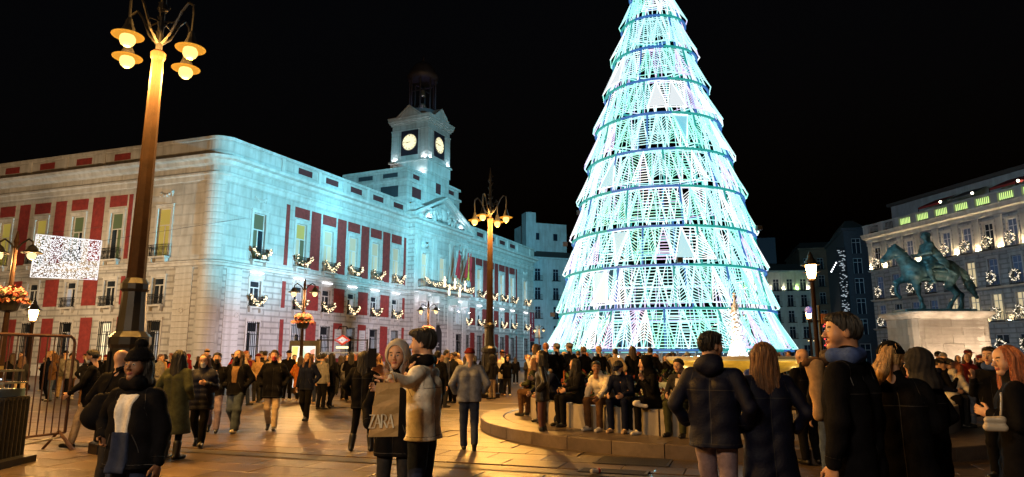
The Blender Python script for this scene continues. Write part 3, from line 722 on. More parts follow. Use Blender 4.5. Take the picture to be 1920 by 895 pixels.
# nativity-like light figures on the balcony rail: small lit cherub shapes
CH = MB(); rr = random.Random(5)
for k in range(120):
    t = rr.random(); a = rr.uniform(0,2*PI); r_ = (.16 if t < .6 else .3 if t < .75 else .11); x=r_*math.cos(a); z=t*1.3; q=.025
    CH.box(x-q,x+q,-.06+r_*.3*math.sin(a)-q,-.06+r_*.3*math.sin(a)+q,z-q,z+q)
CH.cone((0,0,0),(0,0,.9),.1,.05,6); CHm = CH.mesh('light_figure'); CHm.materials.append(emit('figure_led',(1,.8,.5),2.6,False))
for k,u in enumerate((31.9,33.1,34.5,35.8,37.2)): o = inst('light_figure', CHm); o.matrix_world = MA @ T(u,PV-1.45,10.2-(.9 if k%2 else 0)); tag(o, f'glittering light figure on the long balcony, {ordn[k]} from its left', 'light figure', 'light figures on the long balcony')

# ================================================================ hotel on the right
H0 = np.array((46.5,85.)); DH = np.array((.20433,-.9789)); LH = 30.0
hot = empty('hotel'); hot.matrix_world = frame_mx(H0,DH); tag(hot,'grey hotel facade with round light wreaths, uplit pilasters and green roof balustrade','building')
HS = stone('hotel_stone',(.4,.4,.42),joints=True,course=.5,width=1.6); HT = stone('hotel_trim',(.46,.45,.45),joints=False)
UH = [.85+2.65*k for k in range(11)]
FLO = [(12.75,15.4),(9.0,11.7),(5.38,8.0)]
ops = [(u-.55,u+.55,a,b) for u in UH for a,b in FLO] + [(u-.75,u+.75,.2,3.9) for u in UH]
wall_mesh(LH,-.05,16.3,ops,u0=-.6,depth=.3).build('wall',HS,hot)
MB().quad((-.6,0,-.05),(-.6,0,16.3),(-.6,12,16.3),(-.6,12,-.05)).build('end_wall',HS,hot)
hp = [(-.6,12),(-.6,0),(LH,0)]
sweep(hp,[(.02,16.1),(.15,16.2),(.2,16.6),(.5,16.75),(.55,17.1),(.6,17.25),(.0,17.28)],HT,'main_cornice',hot)
for z in (12.45,8.7,5.05): sweep(hp,[(.02,z-.12),(.18,z-.05),(.25,z+.1),(.02,z+.14)],HT,'belt_course',hot)
def far_window(w,h):
    f = MB(); t=.07
    f.box(-w/2,-w/2+t,.12,.2,0,h).box(w/2-t,w/2,.12,.2,0,h).box(-w/2+t,w/2-t,.12,.2,h-t,h).box(-.035,.035,.11,.2,0,h-t).box(-w/2+t,w/2-t,.115,.2,h*.72,h*.72+.07)
    f=f.mesh('window'); f.materials.append(mat('grey_window_wood',(.35,.36,.4),.5)); p=MB().box(-w/2+t,w/2-t,.155,.17,0,h-t).mesh('pane'); return f,p
HW,HPn = far_window(1.1,2.66); HW0,HP0 = far_window(1.5,3.7)
HLIT = emit('hotel_lit',(1,.78,.4),.6,False,(.3,.3,.3)); HDARK = glass('hotel_glass',(.012,.02,.035)); HBLU = emit('hotel_bluish',(.1,.2,.45),.12,False,(.05,.06,.08))
litset = {(2,7),(2,5),(2,4),(2,6),(1,5)}
for k,u in enumerate(UH):
    for f,(a,b) in enumerate(FLO):
        w = inst('window',HW,hot,T(u,0,a)); pane_inst(w,[HPn],[HLIT if (f,k) in litset else HBLU if (k+f)%3 else HDARK])
        MB().box(u-.72,u-.55,-.06,0,a,b+.2).box(u+.55,u+.72,-.06,0,a,b+.2).box(u-.55,u+.55,-.06,0,b,b+.2).box(u-.8,u+.8,-.12,0,b+.203,b+.3).build('window_surround',HT,hot)
        r=MB()
        for j in range(10): x=u-.75+1.5*j/9; r.bar((x,-.32,a-.15),(x,-.32,a+.75),.025)
        r.bar((u-.78,-.32,a+.75),(u+.78,-.32,a+.75),.04).bar((u-.78,-.32,a-.12),(u+.78,-.32,a-.12),.04).box(u-.8,u+.8,-.36,-.003,a-.22,a-.16)
        r.build('balcony_railing',IRON,hot)
    w = inst('window',HW0,hot,T(u,0,.2)); pane_inst(w,[HP0],[HDARK])
UPL = emit('hotel_uplight',(1,.72,.36),900)
for k in range(-1,11):
    u = .85+2.65*(k+.5)
    if u < -.3: u = -.25
    MB().box(u-.34,u+.34,-.14,0,12.6,16.1).box(u-.4,u+.4,-.2,0,15.75,16.097).build('pilaster',HT,hot)
    o=MB().box(u-.14,u+.14,-.42,-.22,12.62,12.7).build('uplight',BOX,hot); MB().box(u-.12,u+.12,-.4,-.24,12.703,12.71).build('lens',UPL,o)
    if k in (0,5,6,7,8): 
        o=MB().box(u-.12,u+.12,-.4,-.24,5.2,5.26).build('uplight',BOX,hot); MB().box(u-.1,u+.1,-.38,-.26,5.263,5.27).build('lens',emit('hotel_uplight_low',(1,.72,.32),260),o)
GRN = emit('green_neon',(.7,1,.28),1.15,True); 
for k in range(-1,11):
    u=.85+2.65*(k+.5); MB().box(u-.42,u+.42,-.35,.05,17.28,18.5).build('balustrade_pier',HT,hot)
    if k<10:
        q=MB()
        for j in range(8): x=u+.55+(2.65-1.1)*j/7; q.cone((x,-.15,17.5),(x,-.15,18.2),.055,.04,6)
        q.build('baluster_row',GRN if k>=1 else HT,hot)
sweep(hp,[(.35,18.3),(.4,18.45),(-.1,18.45),(-.1,18.3)],HT,'balustrade_rail',hot)
MB().box(-.6,LH,4.0,10,17.2,21.2).build('attic_storey',stone('attic_stone',(.3,.34,.4),joints=False),hot)
MB().box(-.9,LH,3.6,10.4,21.203,21.6).build('attic_roof',RF,hot)
MB().quad((-.6,0,17.2),(LH,0,17.2),(LH,12,17.2),(-.6,12,17.2)).build('terrace_floor',RF,hot)
AWN = mat('awning_red',(.25,.02,.02),.8)
for k,u in enumerate((9.0,13.2,18.5,21.5)):
    MB().poly([(u-1.6,.6,19.2),(u+1.6,.6,19.2),(u+1.6,3,20.2),(u-1.6,3,20.2)]).quad((u-1.6,.6,18.95),(u+1.6,.6,18.95),(u+1.6,.6,19.2),(u-1.6,.6,19.2)).build('terrace_awning',AWN if k!=1 else mat('awning_grey',(.1,.1,.1),.8),hot)
    MB().ball((u+1.9,.3,19.1),.13,6).build('terrace_lamp',emit('terrace_bulb',(1,.9,.65),14),hot)
    MB().bar((u-1.6,.6,17.2),(u-1.6,.6,19.2),.07).bar((u+1.6,.6,17.2),(u+1.6,.6,19.2),.07).build('awning_post',IRON,hot)
WHT = emit('wreath_led',(1,.84,.62),1.7,False)
def wreath_mesh(seed):
    rr=random.Random(seed); m=MB()
    for k in range(150):
        a=rr.uniform(0,2*PI); r_=.48+rr.gauss(0,.085); x=r_*math.cos(a); z=r_*math.sin(a); y=-.05+rr.gauss(0,.06); m.mi=1 if k%3==0 else 0
        if m.mi: q=.022+.012*rr.random(); m.box(x-q,x+q,y-q-.05,y+q-.05,z-q,z+q)
        else:
            b=rr.uniform(0,2*PI); d=(.11*math.cos(b),rr.uniform(-.05,.05),.11*math.sin(b)); m.quad((x-d[0],y-d[1],z-d[2]),(x+d[2]*.5,y+.03,z-d[0]*.5),(x+d[0],y+d[1],z+d[2]),(x-d[2]*.5,y-.03,z+d[0]*.5))
    me=m.mesh('wreath'); me.materials.append(LEAF); me.materials.append(WHT); return me
WM=[wreath_mesh(s) for s in (1,2,3)]
MH=frame_mx(H0,DH)
for f,(a,_) in enumerate(FLO):
    for k,u in enumerate(UH[:9]):
        if f==0 and k in (1,2,3): continue
        if f==2 and k in (1,3,4): continue
        o=inst('wreath',WM[(k+f)%3]); o.matrix_world=MH@T(u,-.4,a+.72); tag(o,'round light wreath on the hotel %s storey, %s window from its far corner'%(('top','middle','lower')[f],ordn[k]),'wreath','wreaths on the hotel')
for k in (0,6,7): o=inst('wreath',WM[k%3]); o.matrix_world=MH@T(UH[k],-.3,2.85); tag(o,'round light wreath at hotel street level, %s bay from its far corner'%ordn[k],'wreath','wreaths on the hotel')

# ================================================================ buildings further off
def far_building(name,label,o2,d2,L,H,floors,bays,wallm,z0=4.5,lit=(),depth=18,top=None,bal=True,winw=1.2,winh=2.3):
    e=empty(name); e.matrix_world=frame_mx(o2,d2); tag(e,label,'building')
    fh=(H-z0-.8)/floors; us=[L*(k+.5)/bays for k in range(bays)]; ops=[]
    for f in range(floors):
        for u in us: ops.append((u-winw/2,u+winw/2,z0+f*fh+.3,z0+f*fh+.3+min(winh,fh-.7)))
    for u in us: ops.append((u-winw*.6,u+winw*.6,.2,z0-1.0))
    wall_mesh(L,-.05,H,ops,depth=.3).build('wall',wallm,e)
    MB().quad((0,0,-.05),(0,0,H),(0,depth,H),(0,depth,-.05)).quad((L,0,-.05),(L,depth,-.05),(L,depth,H),(L,0,H)).build('side_wall',wallm,e)
    MB().box(-.3,L+.3,-.4,depth,H,H+.35).build('cornice',wallm,e)
    MB().poly([(0,.3,H+.35),(L,.3,H+.35),(L-1,4,H+2.2),(1,4,H+2.2)]).poly([(0,.3,H+.35),(1,4,H+2.2),(1,depth-4,H+2.2),(0,depth,H+.35)]).poly([(1,4,H+2.2),(L-1,4,H+2.2),(L-1,depth-4,H+2.2),(1,depth-4,H+2.2)]).poly([(L,.3,H+.35),(L,depth,H+.35),(L-1,depth-4,H+2.2),(L-1,4,H+2.2)]).build('roof',RF,e)
    wm,pm=far_window(winw,min(winh,fh-.7)); wm0,pm0=far_window(winw*1.2,z0-1.2)
    for f in range(floors):
        for k,u in enumerate(us):
            w=inst('window',wm,e,T(u,0,z0+f*fh+.3)); pane_inst(w,[pm],[lit[(f,k)] if (f,k) in lit else HDARK])
            if bal:
                r=MB(); a=z0+f*fh+.3
                r.box(u-winw*.7,u+winw*.7,-.5,-.002,a-.15,a-.03)
                for j in range(8): x=u-winw*.66+winw*1.32*j/7; r.bar((x,-.45,a-.03),(x,-.45,a+.85),.03)
                r.bar((u-winw*.68,-.45,a+.85),(u+winw*.68,-.45,a+.85),.05); r.build('balcony_railing',IRON,e)
    for u in us: w=inst('window',wm0,e,T(u,0,.2)); pane_inst(w,[pm0],[HDARK])
    return e
GREYB = stone('far_grey_stone',(.42,.44,.46),joints=False); PALEB=stone('far_pale_stone',(.45,.44,.42),joints=False); BROWN=mat('far_brown_render',(.16,.09,.06),.9,var=.3,scale=.6)
fb=far_building('apartment_block','tall grey corner block with balconies behind the far end of the civic building',(3.2,128.),(.94,.34),11.5,20.5,4,3,GREYB,lit={(0,0):LIT2},z0=5)
MB().box(1.5,10,4,12,22.0,28.5).build('roof_tower',GREYB,fb); MB().box(.9,3.0,3.5,6,22.0,30.5).build('chimney',GREYB,fb); MB().box(3,3.9,3.9,3.97,25,26.4).box(7,7.9,3.9,3.97,25,26.4).build('roof_window',HDARK,fb)
fb2=far_building('apartment_block','blue-grey block just left of the lit tree, side wall towards it',(14.5,134.),(.9,-.43),9,19,4,3,GREYB,z0=5)
fg=far_building('office_building','grey classical building right of the tree with green-lit top storey',(46.5,134.),(.97,-.1),13.4,18.4,4,5,PALEB,z0=5,lit={})
for k in range(6): 
    u=13.4*k/5; u=min(max(u,.5),12.9); MB().box(u-.35,u+.35,-.2,0,15.0,18.3).build('pilaster',PALEB,fg)
    o=MB().box(u-.2,u+.2,-.6,-.3,14.9,15.0).build('uplight',BOX,fg); MB().box(u-.18,u+.18,-.58,-.32,15.003,15.02).build('lens',emit('green_flood',(.55,1,.25),260) if k in (0,4) else emit('white_flood',(1,.92,.6),200),o)
MB().box(-2,8,3,14,20.6,26).build('roof_storey',mat('dark_blue_render',(.06,.07,.1),.9),fg)
far_building('apartment_block','dark brown block in the gap between the green-lit building and hotel',(61.,140.),(.97,-.24),16,24,5,6,BROWN,z0=5,lit={(3,3):LIT2,(1,4):PALE,(2,4):PALE})
dk=far_building('narrow_building','dark narrow tower house beside the far hotel corner',(49.0,97.),(.95,-.3),3.2,20.0,5,1,mat('night_blue_render',(.03,.035,.05),.9,var=.2),z0=4.5,bal=False)
# glittering sign strip on its side
sg=empty('light_sign',(48.2,96.6,0)); tag(sg,'vertical strip of small white sign lights beside the dark tower house','sign')
q=MB(); rr=random.Random(8)
for k in range(150):
    z=rr.uniform(3.5,17); x=rr.uniform(-.5,.5); s_=rr.uniform(.04,.12); q.box(x-s_,x+s_,-.12,-.05,z-s_*.5,z+s_*.5)
q.build('light_dots',emit('sign_led',(.8,.9,1),.4,False),sg); MB().box(-.62,.62,-.04,.05,3,17.5).build('sign_board',mat('sign_black',(.015,.015,.02),.6),sg); MB().bar((0,0,-.02),(0,0,3),.2).build('sign_post',IRON,sg)
for k in range(5): MB().ball((-1.6+k*.2,0,13.9+k*.32),.11,5).build('sign_lamp',emit('lamp_row_white',(.9,.95,1),4),sg)
MB().bar((-1.7,.1,13.75),(-.6,.1,15.4),.04).bar((-1.7,.1,13.75),(-.5,.1,13.75),.04).build('lamp_arm',IRON,sg)
# ================================================================ the light tree
TC = (9.1, 40.0)
LED = [emit('led_white_cyan',(.46,.96,1),1.28), emit('led_mint',(.3,1,.82),1.2), emit('led_lilac',(.72,.62,1),1.2), emit('led_white',(.87,.98,1),1.35)]
PANL = [emit('panel_blue',(.16,.62,.8),.95), emit('panel_white',(.72,.82,.88),1.0), emit('panel_ice',(.3,.72,.85),1.0)]
RINGM = emit('ring_blue',(.05,.25,.8),.55,False,(.03,.06,.1)); RINGG = emit('ring_teal',(.02,.55,.5),.6,False,(.03,.08,.08)); STEEL = mat('tree_steel',(.35,.38,.42),.4,metal=.6)
RINGS=[(1.94,6.78),(4.05,6.05),(6.32,5.63),(8.47,5.19),(10.77,4.69),(13.06,4.14),(15.36,3.61),(17.69,2.97),(19.99,2.39),(22.33,1.79),(24.6,1.2),(26.8,.65),(29.2,.12)]
tree = empty('light_tree',(TC[0],TC[1],0)); tag(tree,'giant cone-shaped tree of white and turquoise light lattices','light tree')
rt = random.Random(12)
def pt(r,a,z): return np.array((r*math.cos(a),r*math.sin(a),z))
def tri_panel(m, A, B0, B1, kind, bw=.041):
    """A apex, B0-B1 base; fills m with bars"""
    A,B0,B1 = map(np.array,(A,B0,B1)); nrm=np.cross(B0-A,B1-A); nrm/=np.linalg.norm(nrm); H=np.linalg.norm((B0+B1)/2-A)
    if kind=='solid':
        g=(A+B0+B1)/3; q=[g+(p-g)*.84 for p in (A,B0,B1)]; m.mi=1; m.poly([p+nrm*.02 for p in q]); m.poly([p-nrm*.02 for p in q[::-1]]); m.mi=0
        for a,b in ((A,B0),(A,B1),(B0,B1)): m.bar(a,b,bw*1.7,up=nrm)
        return
    for a,b in ((A,B0),(A,B1),(B0,B1)): m.bar(a,b,bw,up=nrm)
    n=max(3,int(H/.172))
    for k in range(1,n):
        t=k/n; l=A+(B0-A)*t; r=A+(B1-A)*t; c=(l+r)/2
        if kind=='rung': m.bar(l,r,bw*.9,up=nrm)
        elif kind=='chevron':
            s=min(t+.16,1); c2=(A+(B0-A)*s+A+(B1-A)*s)/2; m.bar(l,c2,bw*.9,up=nrm); m.bar(r,c2,bw*.9,up=nrm)
        elif kind=='vee':
            s=max(t-.16,0.02); c2=(A+(B0-A)*s+A+(B1-A)*s)/2; m.bar(l,c2,bw*.9,up=nrm); m.bar(r,c2,bw*.9,up=nrm)
        else:
            s=min(t+.22,1); m.bar(l,A+(B1-A)*s,bw*.9,up=nrm)
    if kind in('chevron','vee'): m.bar(A,(B0+B1)/2,bw*.8,up=nrm)
npan=0
for i in range(len(RINGS)-1):
    z0,r0=RINGS[i]; z1,r1=RINGS[i+1]
    rg=MB(); n=40
    for k in range(n):
        a0=2*PI*k/n;a1=2*PI*(k+1)/n; rg.mi=0 if (k//5)%2 else 1; rg.bar(pt(r0+.22,a0,z0),pt(r0+.22,a1,z0),.11)
    N=max(7,round(2*PI*r0/1.02))
    for k in range(0,N,3): 
        a=2*PI*k/N; rg.mi=k%2; rg.bar(pt(r0+.12,a,z0),pt(r1+.12,a,z1),.09)
    tier=rg.build('tier_frame',[RINGM,RINGG],tree)
    back={c:MB() for c in range(4)}; backs=MB()
    zb_=z0+(.12 if i==0 else .28)
    # inner lattice wall
    inn=MB(); nv=max(10,round(2*PI*r0/.8)); nh=int((z1-z0)/.55)
    for k in range(nv):
        a=2*PI*k/nv; inn.bar(pt(r0-.25,a,z0),pt(max(r1-.25,.02),a,z1),.035)
    for j in range(0,nh,2):
        t=j/nh; rr_=r0-.25+(max(r1-.25,.02)-r0+.25)*t; zz=z0+(z1-z0)*t; q=max(12,nv//2)
        for k in range(q): inn.bar(pt(rr_,2*PI*k/q,zz),pt(rr_,2*PI*(k+1)/q,zz),.032)
    o=inn.build('inner_lattice',[LED[2] if i%3==1 else LED[0]],tier); o['kind']='stuff'
    for k in range(N):
        for up in (1,0):
            a=2*PI*(k+(0 if up else .5))/N+i*.37; w=PI/N*(.98 if up else 1.0)
            jit=rt.uniform(-.06,.06)
            if up: A=pt(r1+.02,a,z1-.02); B0=pt(r0+.4+jit,a-w,zb_); B1=pt(r0+.4+jit,a+w,zb_)
            else: A=pt(r0+.12,a,z0+.12); B0=pt(r1+.03,a+w,z1-.05); B1=pt(r1+.03,a-w,z1-.05)
            kind=rt.choices(('rung','chevron','vee','diag','solid'),(4,3,2.5,2.5,1.0))[0]
            ci=rt.choices((0,1,2,3),(5,3.2,1.7,2.2))[0]
            C=pt(1,a,0); front=C[0]*(-TC[0])+C[1]*(-TC[1])>.12*math.hypot(*TC)
            if front:
                m=MB(); tri_panel(m,A,B0,B1,kind,.037*(.66+.34*r0/6.8)); mm=[LED[3] if kind=='solid' else LED[ci]]
                if kind=='solid': mm.append(rt.choice(PANL))
                m.build('triangle_panel',mm,tier); npan+=1
            elif kind!='solid':
                for a_,b_ in ((A,B0),(A,B1),(B0,B1)): back[ci].bar(a_,b_,.05)
    for c in range(4):
        if back[c].v: o=back[c].build('far_panels',LED[c],tier); o['kind']='stuff'
# added spots, no part of the tree: they wash facades, statue and square
PROJ=mat('added_projector_case',(.03,.03,.035),.4,metal=.4)
def added_projector(ang,ring,target,power,size,colr=(.15,.6,.8),blend=.7):
    z,r=RINGS[ring]; p=pt(r+.75,ang,z+.15); o=MB().box(-.14,.14,-.14,.14,-.12,.14).build('added_projector',PROJ,tree,T(*p))
    L=bpy.data.lights.new('added_projector_lamp','SPOT'); L.energy=power; L.color=colr; L.spot_size=math.radians(size); L.spot_blend=blend; L.shadow_soft_size=.12
    q=p+pt(.32,ang,0); l=bpy.data.objects.new('added_projector_lamp',L); col.objects.link(l); l.parent=tree; l.location=q
    d=Vector((target[0]-TC[0]-q[0],target[1]-TC[1]-q[1],target[2]-q[2])); l.rotation_euler=d.to_track_quat('-Z','Y').to_euler()
added_projector(math.radians(165),3,(-22,58,16),92000,44); added_projector(math.radians(150),4,(-15,74,17),106000,36); added_projector(math.radians(135),4,(-7,92,18),116000,33); added_projector(math.radians(120),5,(1,110,17),92000,30)
added_projector(math.radians(165),1,(-21,61,3),42000,34,(.72,.66,.82)); added_projector(math.radians(148),1,(-13,79,4),52000,26,(.72,.66,.82)); added_projector(math.radians(130),1,(-3,100,4),62000,24,(.72,.66,.82))
added_projector(math.radians(110),6,(-9,88,30),40000,20)
added_projector(math.radians(10),3,(29,45.5,7.5),1800,30,(.05,.5,.75)); added_projector(math.radians(-40),3,(29,45.5,7.5),3200,30,(.05,.5,.75)); added_projector(math.radians(-95),2,(6,12,0),2600,80,(.15,.6,.8)); added_projector(math.radians(60),4,(30,130,14),70000,60); added_projector(math.radians(20),4,(50,72,14),12000,50,(.1,.4,.7)); added_projector(math.radians(100),4,(12,130,16),18000,40)
q=MB()
q.lathe([(6.95,1.86),(7.05,1.9),(6.95,1.94)],48,cap=False); q.build('base_ring',STEEL,tree)
LEGM=emit('leg_glow',(.25,.5,1),.12,False,(.5,.52,.58))
for k in range(44):
    a=2*PI*k/44; m=MB().bar(pt(6.7,a,1.9),pt(6.95+(.35 if k%2 else 0),a+(.04 if k%3 else -.05),-.01),.1)
    m.build('support_leg',STEEL if k%5 else mat('orange_strut',(.4,.12,.04),.5),tree)
m=MB(); m.lathe([(5.2,-.01),(5.2,1.8)],24,cap=False); m.build('service_drum',mat('drum_blue',(.09,.1,.14),.5,var=.3),tree)
for k in range(24): a=2*PI*k/24; MB().bar(pt(5.24,a,0),pt(5.24,a,1.85),.09).build('drum_post',STEEL,tree)
for zz in (.55,.95,1.35): 
    m=MB()
    for k in range(24): m.bar(pt(5.23,2*PI*k/24,zz),pt(5.23,2*PI*(k+1)/24,zz),.05)
    m.build('drum_rail',STEEL,tree)
SL=emit('service_bulb',(1,.8,.45),22)
for k,a in enumerate((-2.5,-2.25,-1.9,-1.5)): p=pt(5.5,a,1.6); MB().ball(p,.08,6).build('service_bulb',SL,tree)

# ================================================================ street lamps
POST=mat('bronze_post',(.024,.012,.008),.65,var=.3,scale=6,bump=.2,spec=.12); BASEM=mat('black_cast_iron',(.016,.017,.022),.4,var=.3,metal=.3,coat=.2)
AMBER=emit('amber_globe',(1,.66,.2),1.75,False,(.02,.012,.005),0.0); PALEG=emit('warm_globe',(1,.74,.34),1.6,False,(.02,.012,.005),0.0)
def bulb(e,loc,colr,power,r=.03):
    L=bpy.data.lights.new('bulb','POINT'); L.energy=power; L.color=colr; L.shadow_soft_size=r
    o=bpy.data.objects.new('bulb',L); col.objects.link(o); o.parent=e; o.location=loc
def tall_lamp(x,y,rz,label,power,tint=None):
    e=empty('street_lamp',(x,y,0),rz); tag(e,label,'street lamp','tall four-headed street lamps')
    MB().lathe([(.46,-.01),(.46,.16),(.4,.2),(.38,.55),(.33,.62)],8).build('plinth',BASEM,e)
    MB().lathe([(.33,.6),(.34,.7),(.3,.85),(.3,1.75),(.34,1.82),(.34,1.95),(.25,2.05)],12).build('base_drum',BASEM,e)
    for k in range(8): 
        a=PI/8+k*PI/4; MB().box(-.05,.05,-.02,.02,.9,1.7).build('base_rib',BASEM,e,RZ(a)@T(0,-.31,0))
    MB().lathe([(.24,2.03),(.22,2.3),(.2,2.75),(.235,2.8),(.235,2.9),(.165,3.0)],12).build('middle_drum',BASEM,e)
    MB().lathe([(.155,2.98),(.135,4.6),(.105,7.2),(.13,7.25),(.135,7.36),(.09,7.4)],8).build('shaft',POST,e)
    MB().lathe([(.06,7.38),(.055,8.2),(.1,8.25),(.06,8.4),(.04,9.0),(.07,9.05),(.02,9.6)],8).build('finial',BASEM,e)
    m=MB()
    for k in range(16): a=k*2.1; m.bar((.05*math.cos(a),.05*math.sin(a),7.6+k*.1),(.13*math.cos(a),.13*math.sin(a),7.75+k*.1),.025)
    m.build('finial_ornament',BASEM,e)
    for k in range(4):
        a=PI/4+k*PI/2; c,s=math.cos(a),math.sin(a)
        arm=[(.05*c,.05*s,7.55),(.25*c,.25*s,7.75),(.45*c,.45*s,8.15),(.6*c,.6*s,8.32),(.72*c,.72*s,8.25),(.74*c,.74*s,8.05),(.73*c,.73*s,7.7)]
        MB().tube(arm,.026,6).tube([(.06*c,.06*s,8.0),(.3*c,.3*s,7.95),(.4*c,.4*s,8.05)],.016,5).build('arm',BASEM,e)
        h=MB().lathe([(.02,7.72),(.05,7.68),(.08,7.56),(.12,7.46),(.13,7.42)],12,(.73*c,.73*s)).build('lamp_head',BASEM,e)
        MB().lathe([(.13,7.36),(.265,7.345),(.27,7.36),(.13,7.4)],20,(.73*c,.73*s)).build('shade_ring',emit('amber_shade_glass',(1,.42,.04),.8,False,(.004,.002,.001),0.0),h)
        MB().ball((.73*c,.73*s,7.28),.138,7,(1,1,1)).build('globe',AMBER,h); bulb(e,(.73*c,.73*s,7.1),tint or (1,.46,.085),power*.75)
    return e
tall_lamp(-6.8,12.0,math.radians(30),'tall dark bronze street lamp with four glowing globes at far left',1900)
tall_lamp(-.92,27.6,math.radians(22),'tall four-globe street lamp standing left of the light tree',1900)
FLR=[mat('petal_red',(.2,.025,.014),.7,var=.4),mat('petal_orange',(.24,.07,.02),.7,var=.3)]; FLG=mat('basket_leaf',(.05,.08,.03),.7,var=.4)
def basket(e,z,r=.42):
    h=MB().lathe([(.1,z-.42),(.22,z-.38),(.3,z-.12),(.36,z)],12).build('flower_basket',BASEM,e)
    rr=random.Random(int(z*100)); m=MB()
    for k in range(260):
        a=rr.uniform(0,2*PI); q=rr.random()**.5*r*1.15; x=q*math.cos(a); y=q*math.sin(a); zz=z+.02+rr.random()*.3*(1-(q/r/1.3)**2)-(.18 if q>r*.95 else 0); m.mi=rr.choice((0,1,2,0)); b=rr.uniform(0,PI); s=.055
        m.quad((x-s*math.cos(b),y-s*math.sin(b),zz-s),(x+s*math.sin(b),y-s*math.cos(b),zz),(x+s*math.cos(b),y+s*math.sin(b),zz+s),(x-s*math.sin(b),y+s*math.cos(b),zz))
    o=m.build('flowers',[FLR[0],FLR[1],FLG],h); o['kind']='stuff'
def twin_lamp(x,y,rz,label,power,flowers=True,color=None):
    e=empty('street_lamp',(x,y,0),rz); tag(e,label,'street lamp','twin-headed street lamps')
    MB().lathe([(.22,-.01),(.22,.12),(.16,.2),(.14,.7),(.17,.75),(.1,.95)],10).build('base',BASEM,e)
    MB().lathe([(.1,.93),(.065,2.9),(.05,4.75),(.07,4.8),(.02,5.1)],10).build('shaft',POST,e)
    if flowers: basket(e,3.25)
    for s in (-1,1):
        MB().tube([(0,0,4.5),(s*.15,0,4.75),(s*.34,0,4.88),(s*.46,0,4.8),(s*.47,0,4.66)],.024,6).build('arm',BASEM,e)
        h=MB().lathe([(.03,4.72),(.1,4.66),(.15,4.55),(.27,4.49),(.27,4.47),(.12,4.47)],14,(s*.47,0)).build('lamp_head',BASEM,e)
        MB().ball((s*.47,0,4.41),.12,7).build('globe',PALEG,h); bulb(e,(s*.47,0,4.25),color or (1,.52,.15),power*.57)
    return e
twin_lamp(-13.95,18.5,0,'twin-headed lamp with red flower basket at the left picture edge',900)
twin_lamp(-9.35,30.0,0,'twin-headed lamp with flower basket before the first balconied windows',900)
twin_lamp(-5.25,42.0,.1,'twin-headed lamp with flower basket in front of the dark entrance door',900)
twin_lamp(2.9,72.0,0,'small far twin-headed lamp left of the tree, by the red banner',900,False)
twin_lamp(51.5,116.0,0,'tiny far twin-headed lamp in the gap right of the tree',500,False,(1,.8,.55))
def lantern(x,y,H,label,power):
    e=empty('street_lamp',(x,y,0)); tag(e,label,'street lamp','single lantern lamps')
    MB().lathe([(.24,-.01),(.24,.2),(.15,.3),(.13,.9),(.1,1.0),(.08,H-.25),(.14,H-.2),(.06,H-.1)],10).build('post',POST,e)
    MB().lathe([(.12,H-.1),(.16,H+.05),(.2,H+.35),(.2,H+.4)],12).build('lantern_glass',emit('lantern_%d'%int(power),(1,.47,.12),power),e)
    MB().lathe([(.36,H+.4),(.38,H+.43),(.24,H+.5),(.2,H+.6),(.12,H+.7),(.1,H+.8),(.03,H+.95)],12).build('lantern_roof',BASEM,e)
    MB().lathe([(.3,H+.12),(.32,H+.14),(.3,H+.16),(.2,H+.15)],14,cap=False).build('shade_ring',BASEM,e)
    return e
lantern(11.75,26.0,4.75,'single lantern lamp post right of the tree, behind the fountain',70)
lantern(22.6,51.0,4.6,'smaller lantern post farther back, behind the nearer lantern lamp',70)
# a slim pole with small panels between them
sp=empty('sign_pole',(12.6,27.5,0)); tag(sp,'slim dark pole with small orange box, just right of the lantern lamp','pole')
MB().lathe([(.07,-.01),(.06,3.7)],10).build('pole',BASEM,sp); MB().box(.05,.55,-.12,.1,2.95,3.35).build('sign_box',mat('orange_box',(.25,.1,.05),.6),sp); MB().box(-.5,-.05,-.05,.05,3.0,3.1).build('crossarm',BASEM,sp)
MB().ball((-.4,0,3.5),.16,6).build('blue_beacon',emit('blue_beacon',(.05,.15,.8),.5,False),sp)
# red light string far right of it
rs=empty('light_string',(27,58,0)); tag(rs,'short vertical string of red lights right of the lantern lamp','light string'); MB().bar((0,0,-.01),(0,0,5.1),.06).build('pole',BASEM,rs)
m=MB()
for k in range(14): m.ball((.12*(k%3-1),-.08,2.6+k*.18),.07,5)
m.build('bulbs',emit('red_bulbs',(1,.06,.05),2,False),rs)
# wall lantern at the left
lantern(-24.3,34.0,3.55,'small white-glowing lantern post behind the metal barrier',90)
tall_lamp(-38.5,44.0,.3,'added four-globe street lamp, unseen beyond the left picture edge',2900,(1,.7,.4))  # added out of view to light the side facade
tall_lamp(-14.5,3.0,.2,'added four-globe street lamp, unseen to the left of the viewer',1900)  # added out of view, warm light on near figures from the left
tall_lamp(-4.8,-3.6,.2,'added four-globe street lamp, unseen behind the viewer to the left',760,(1,.76,.5))  # added behind the camera to brighten the nearest people

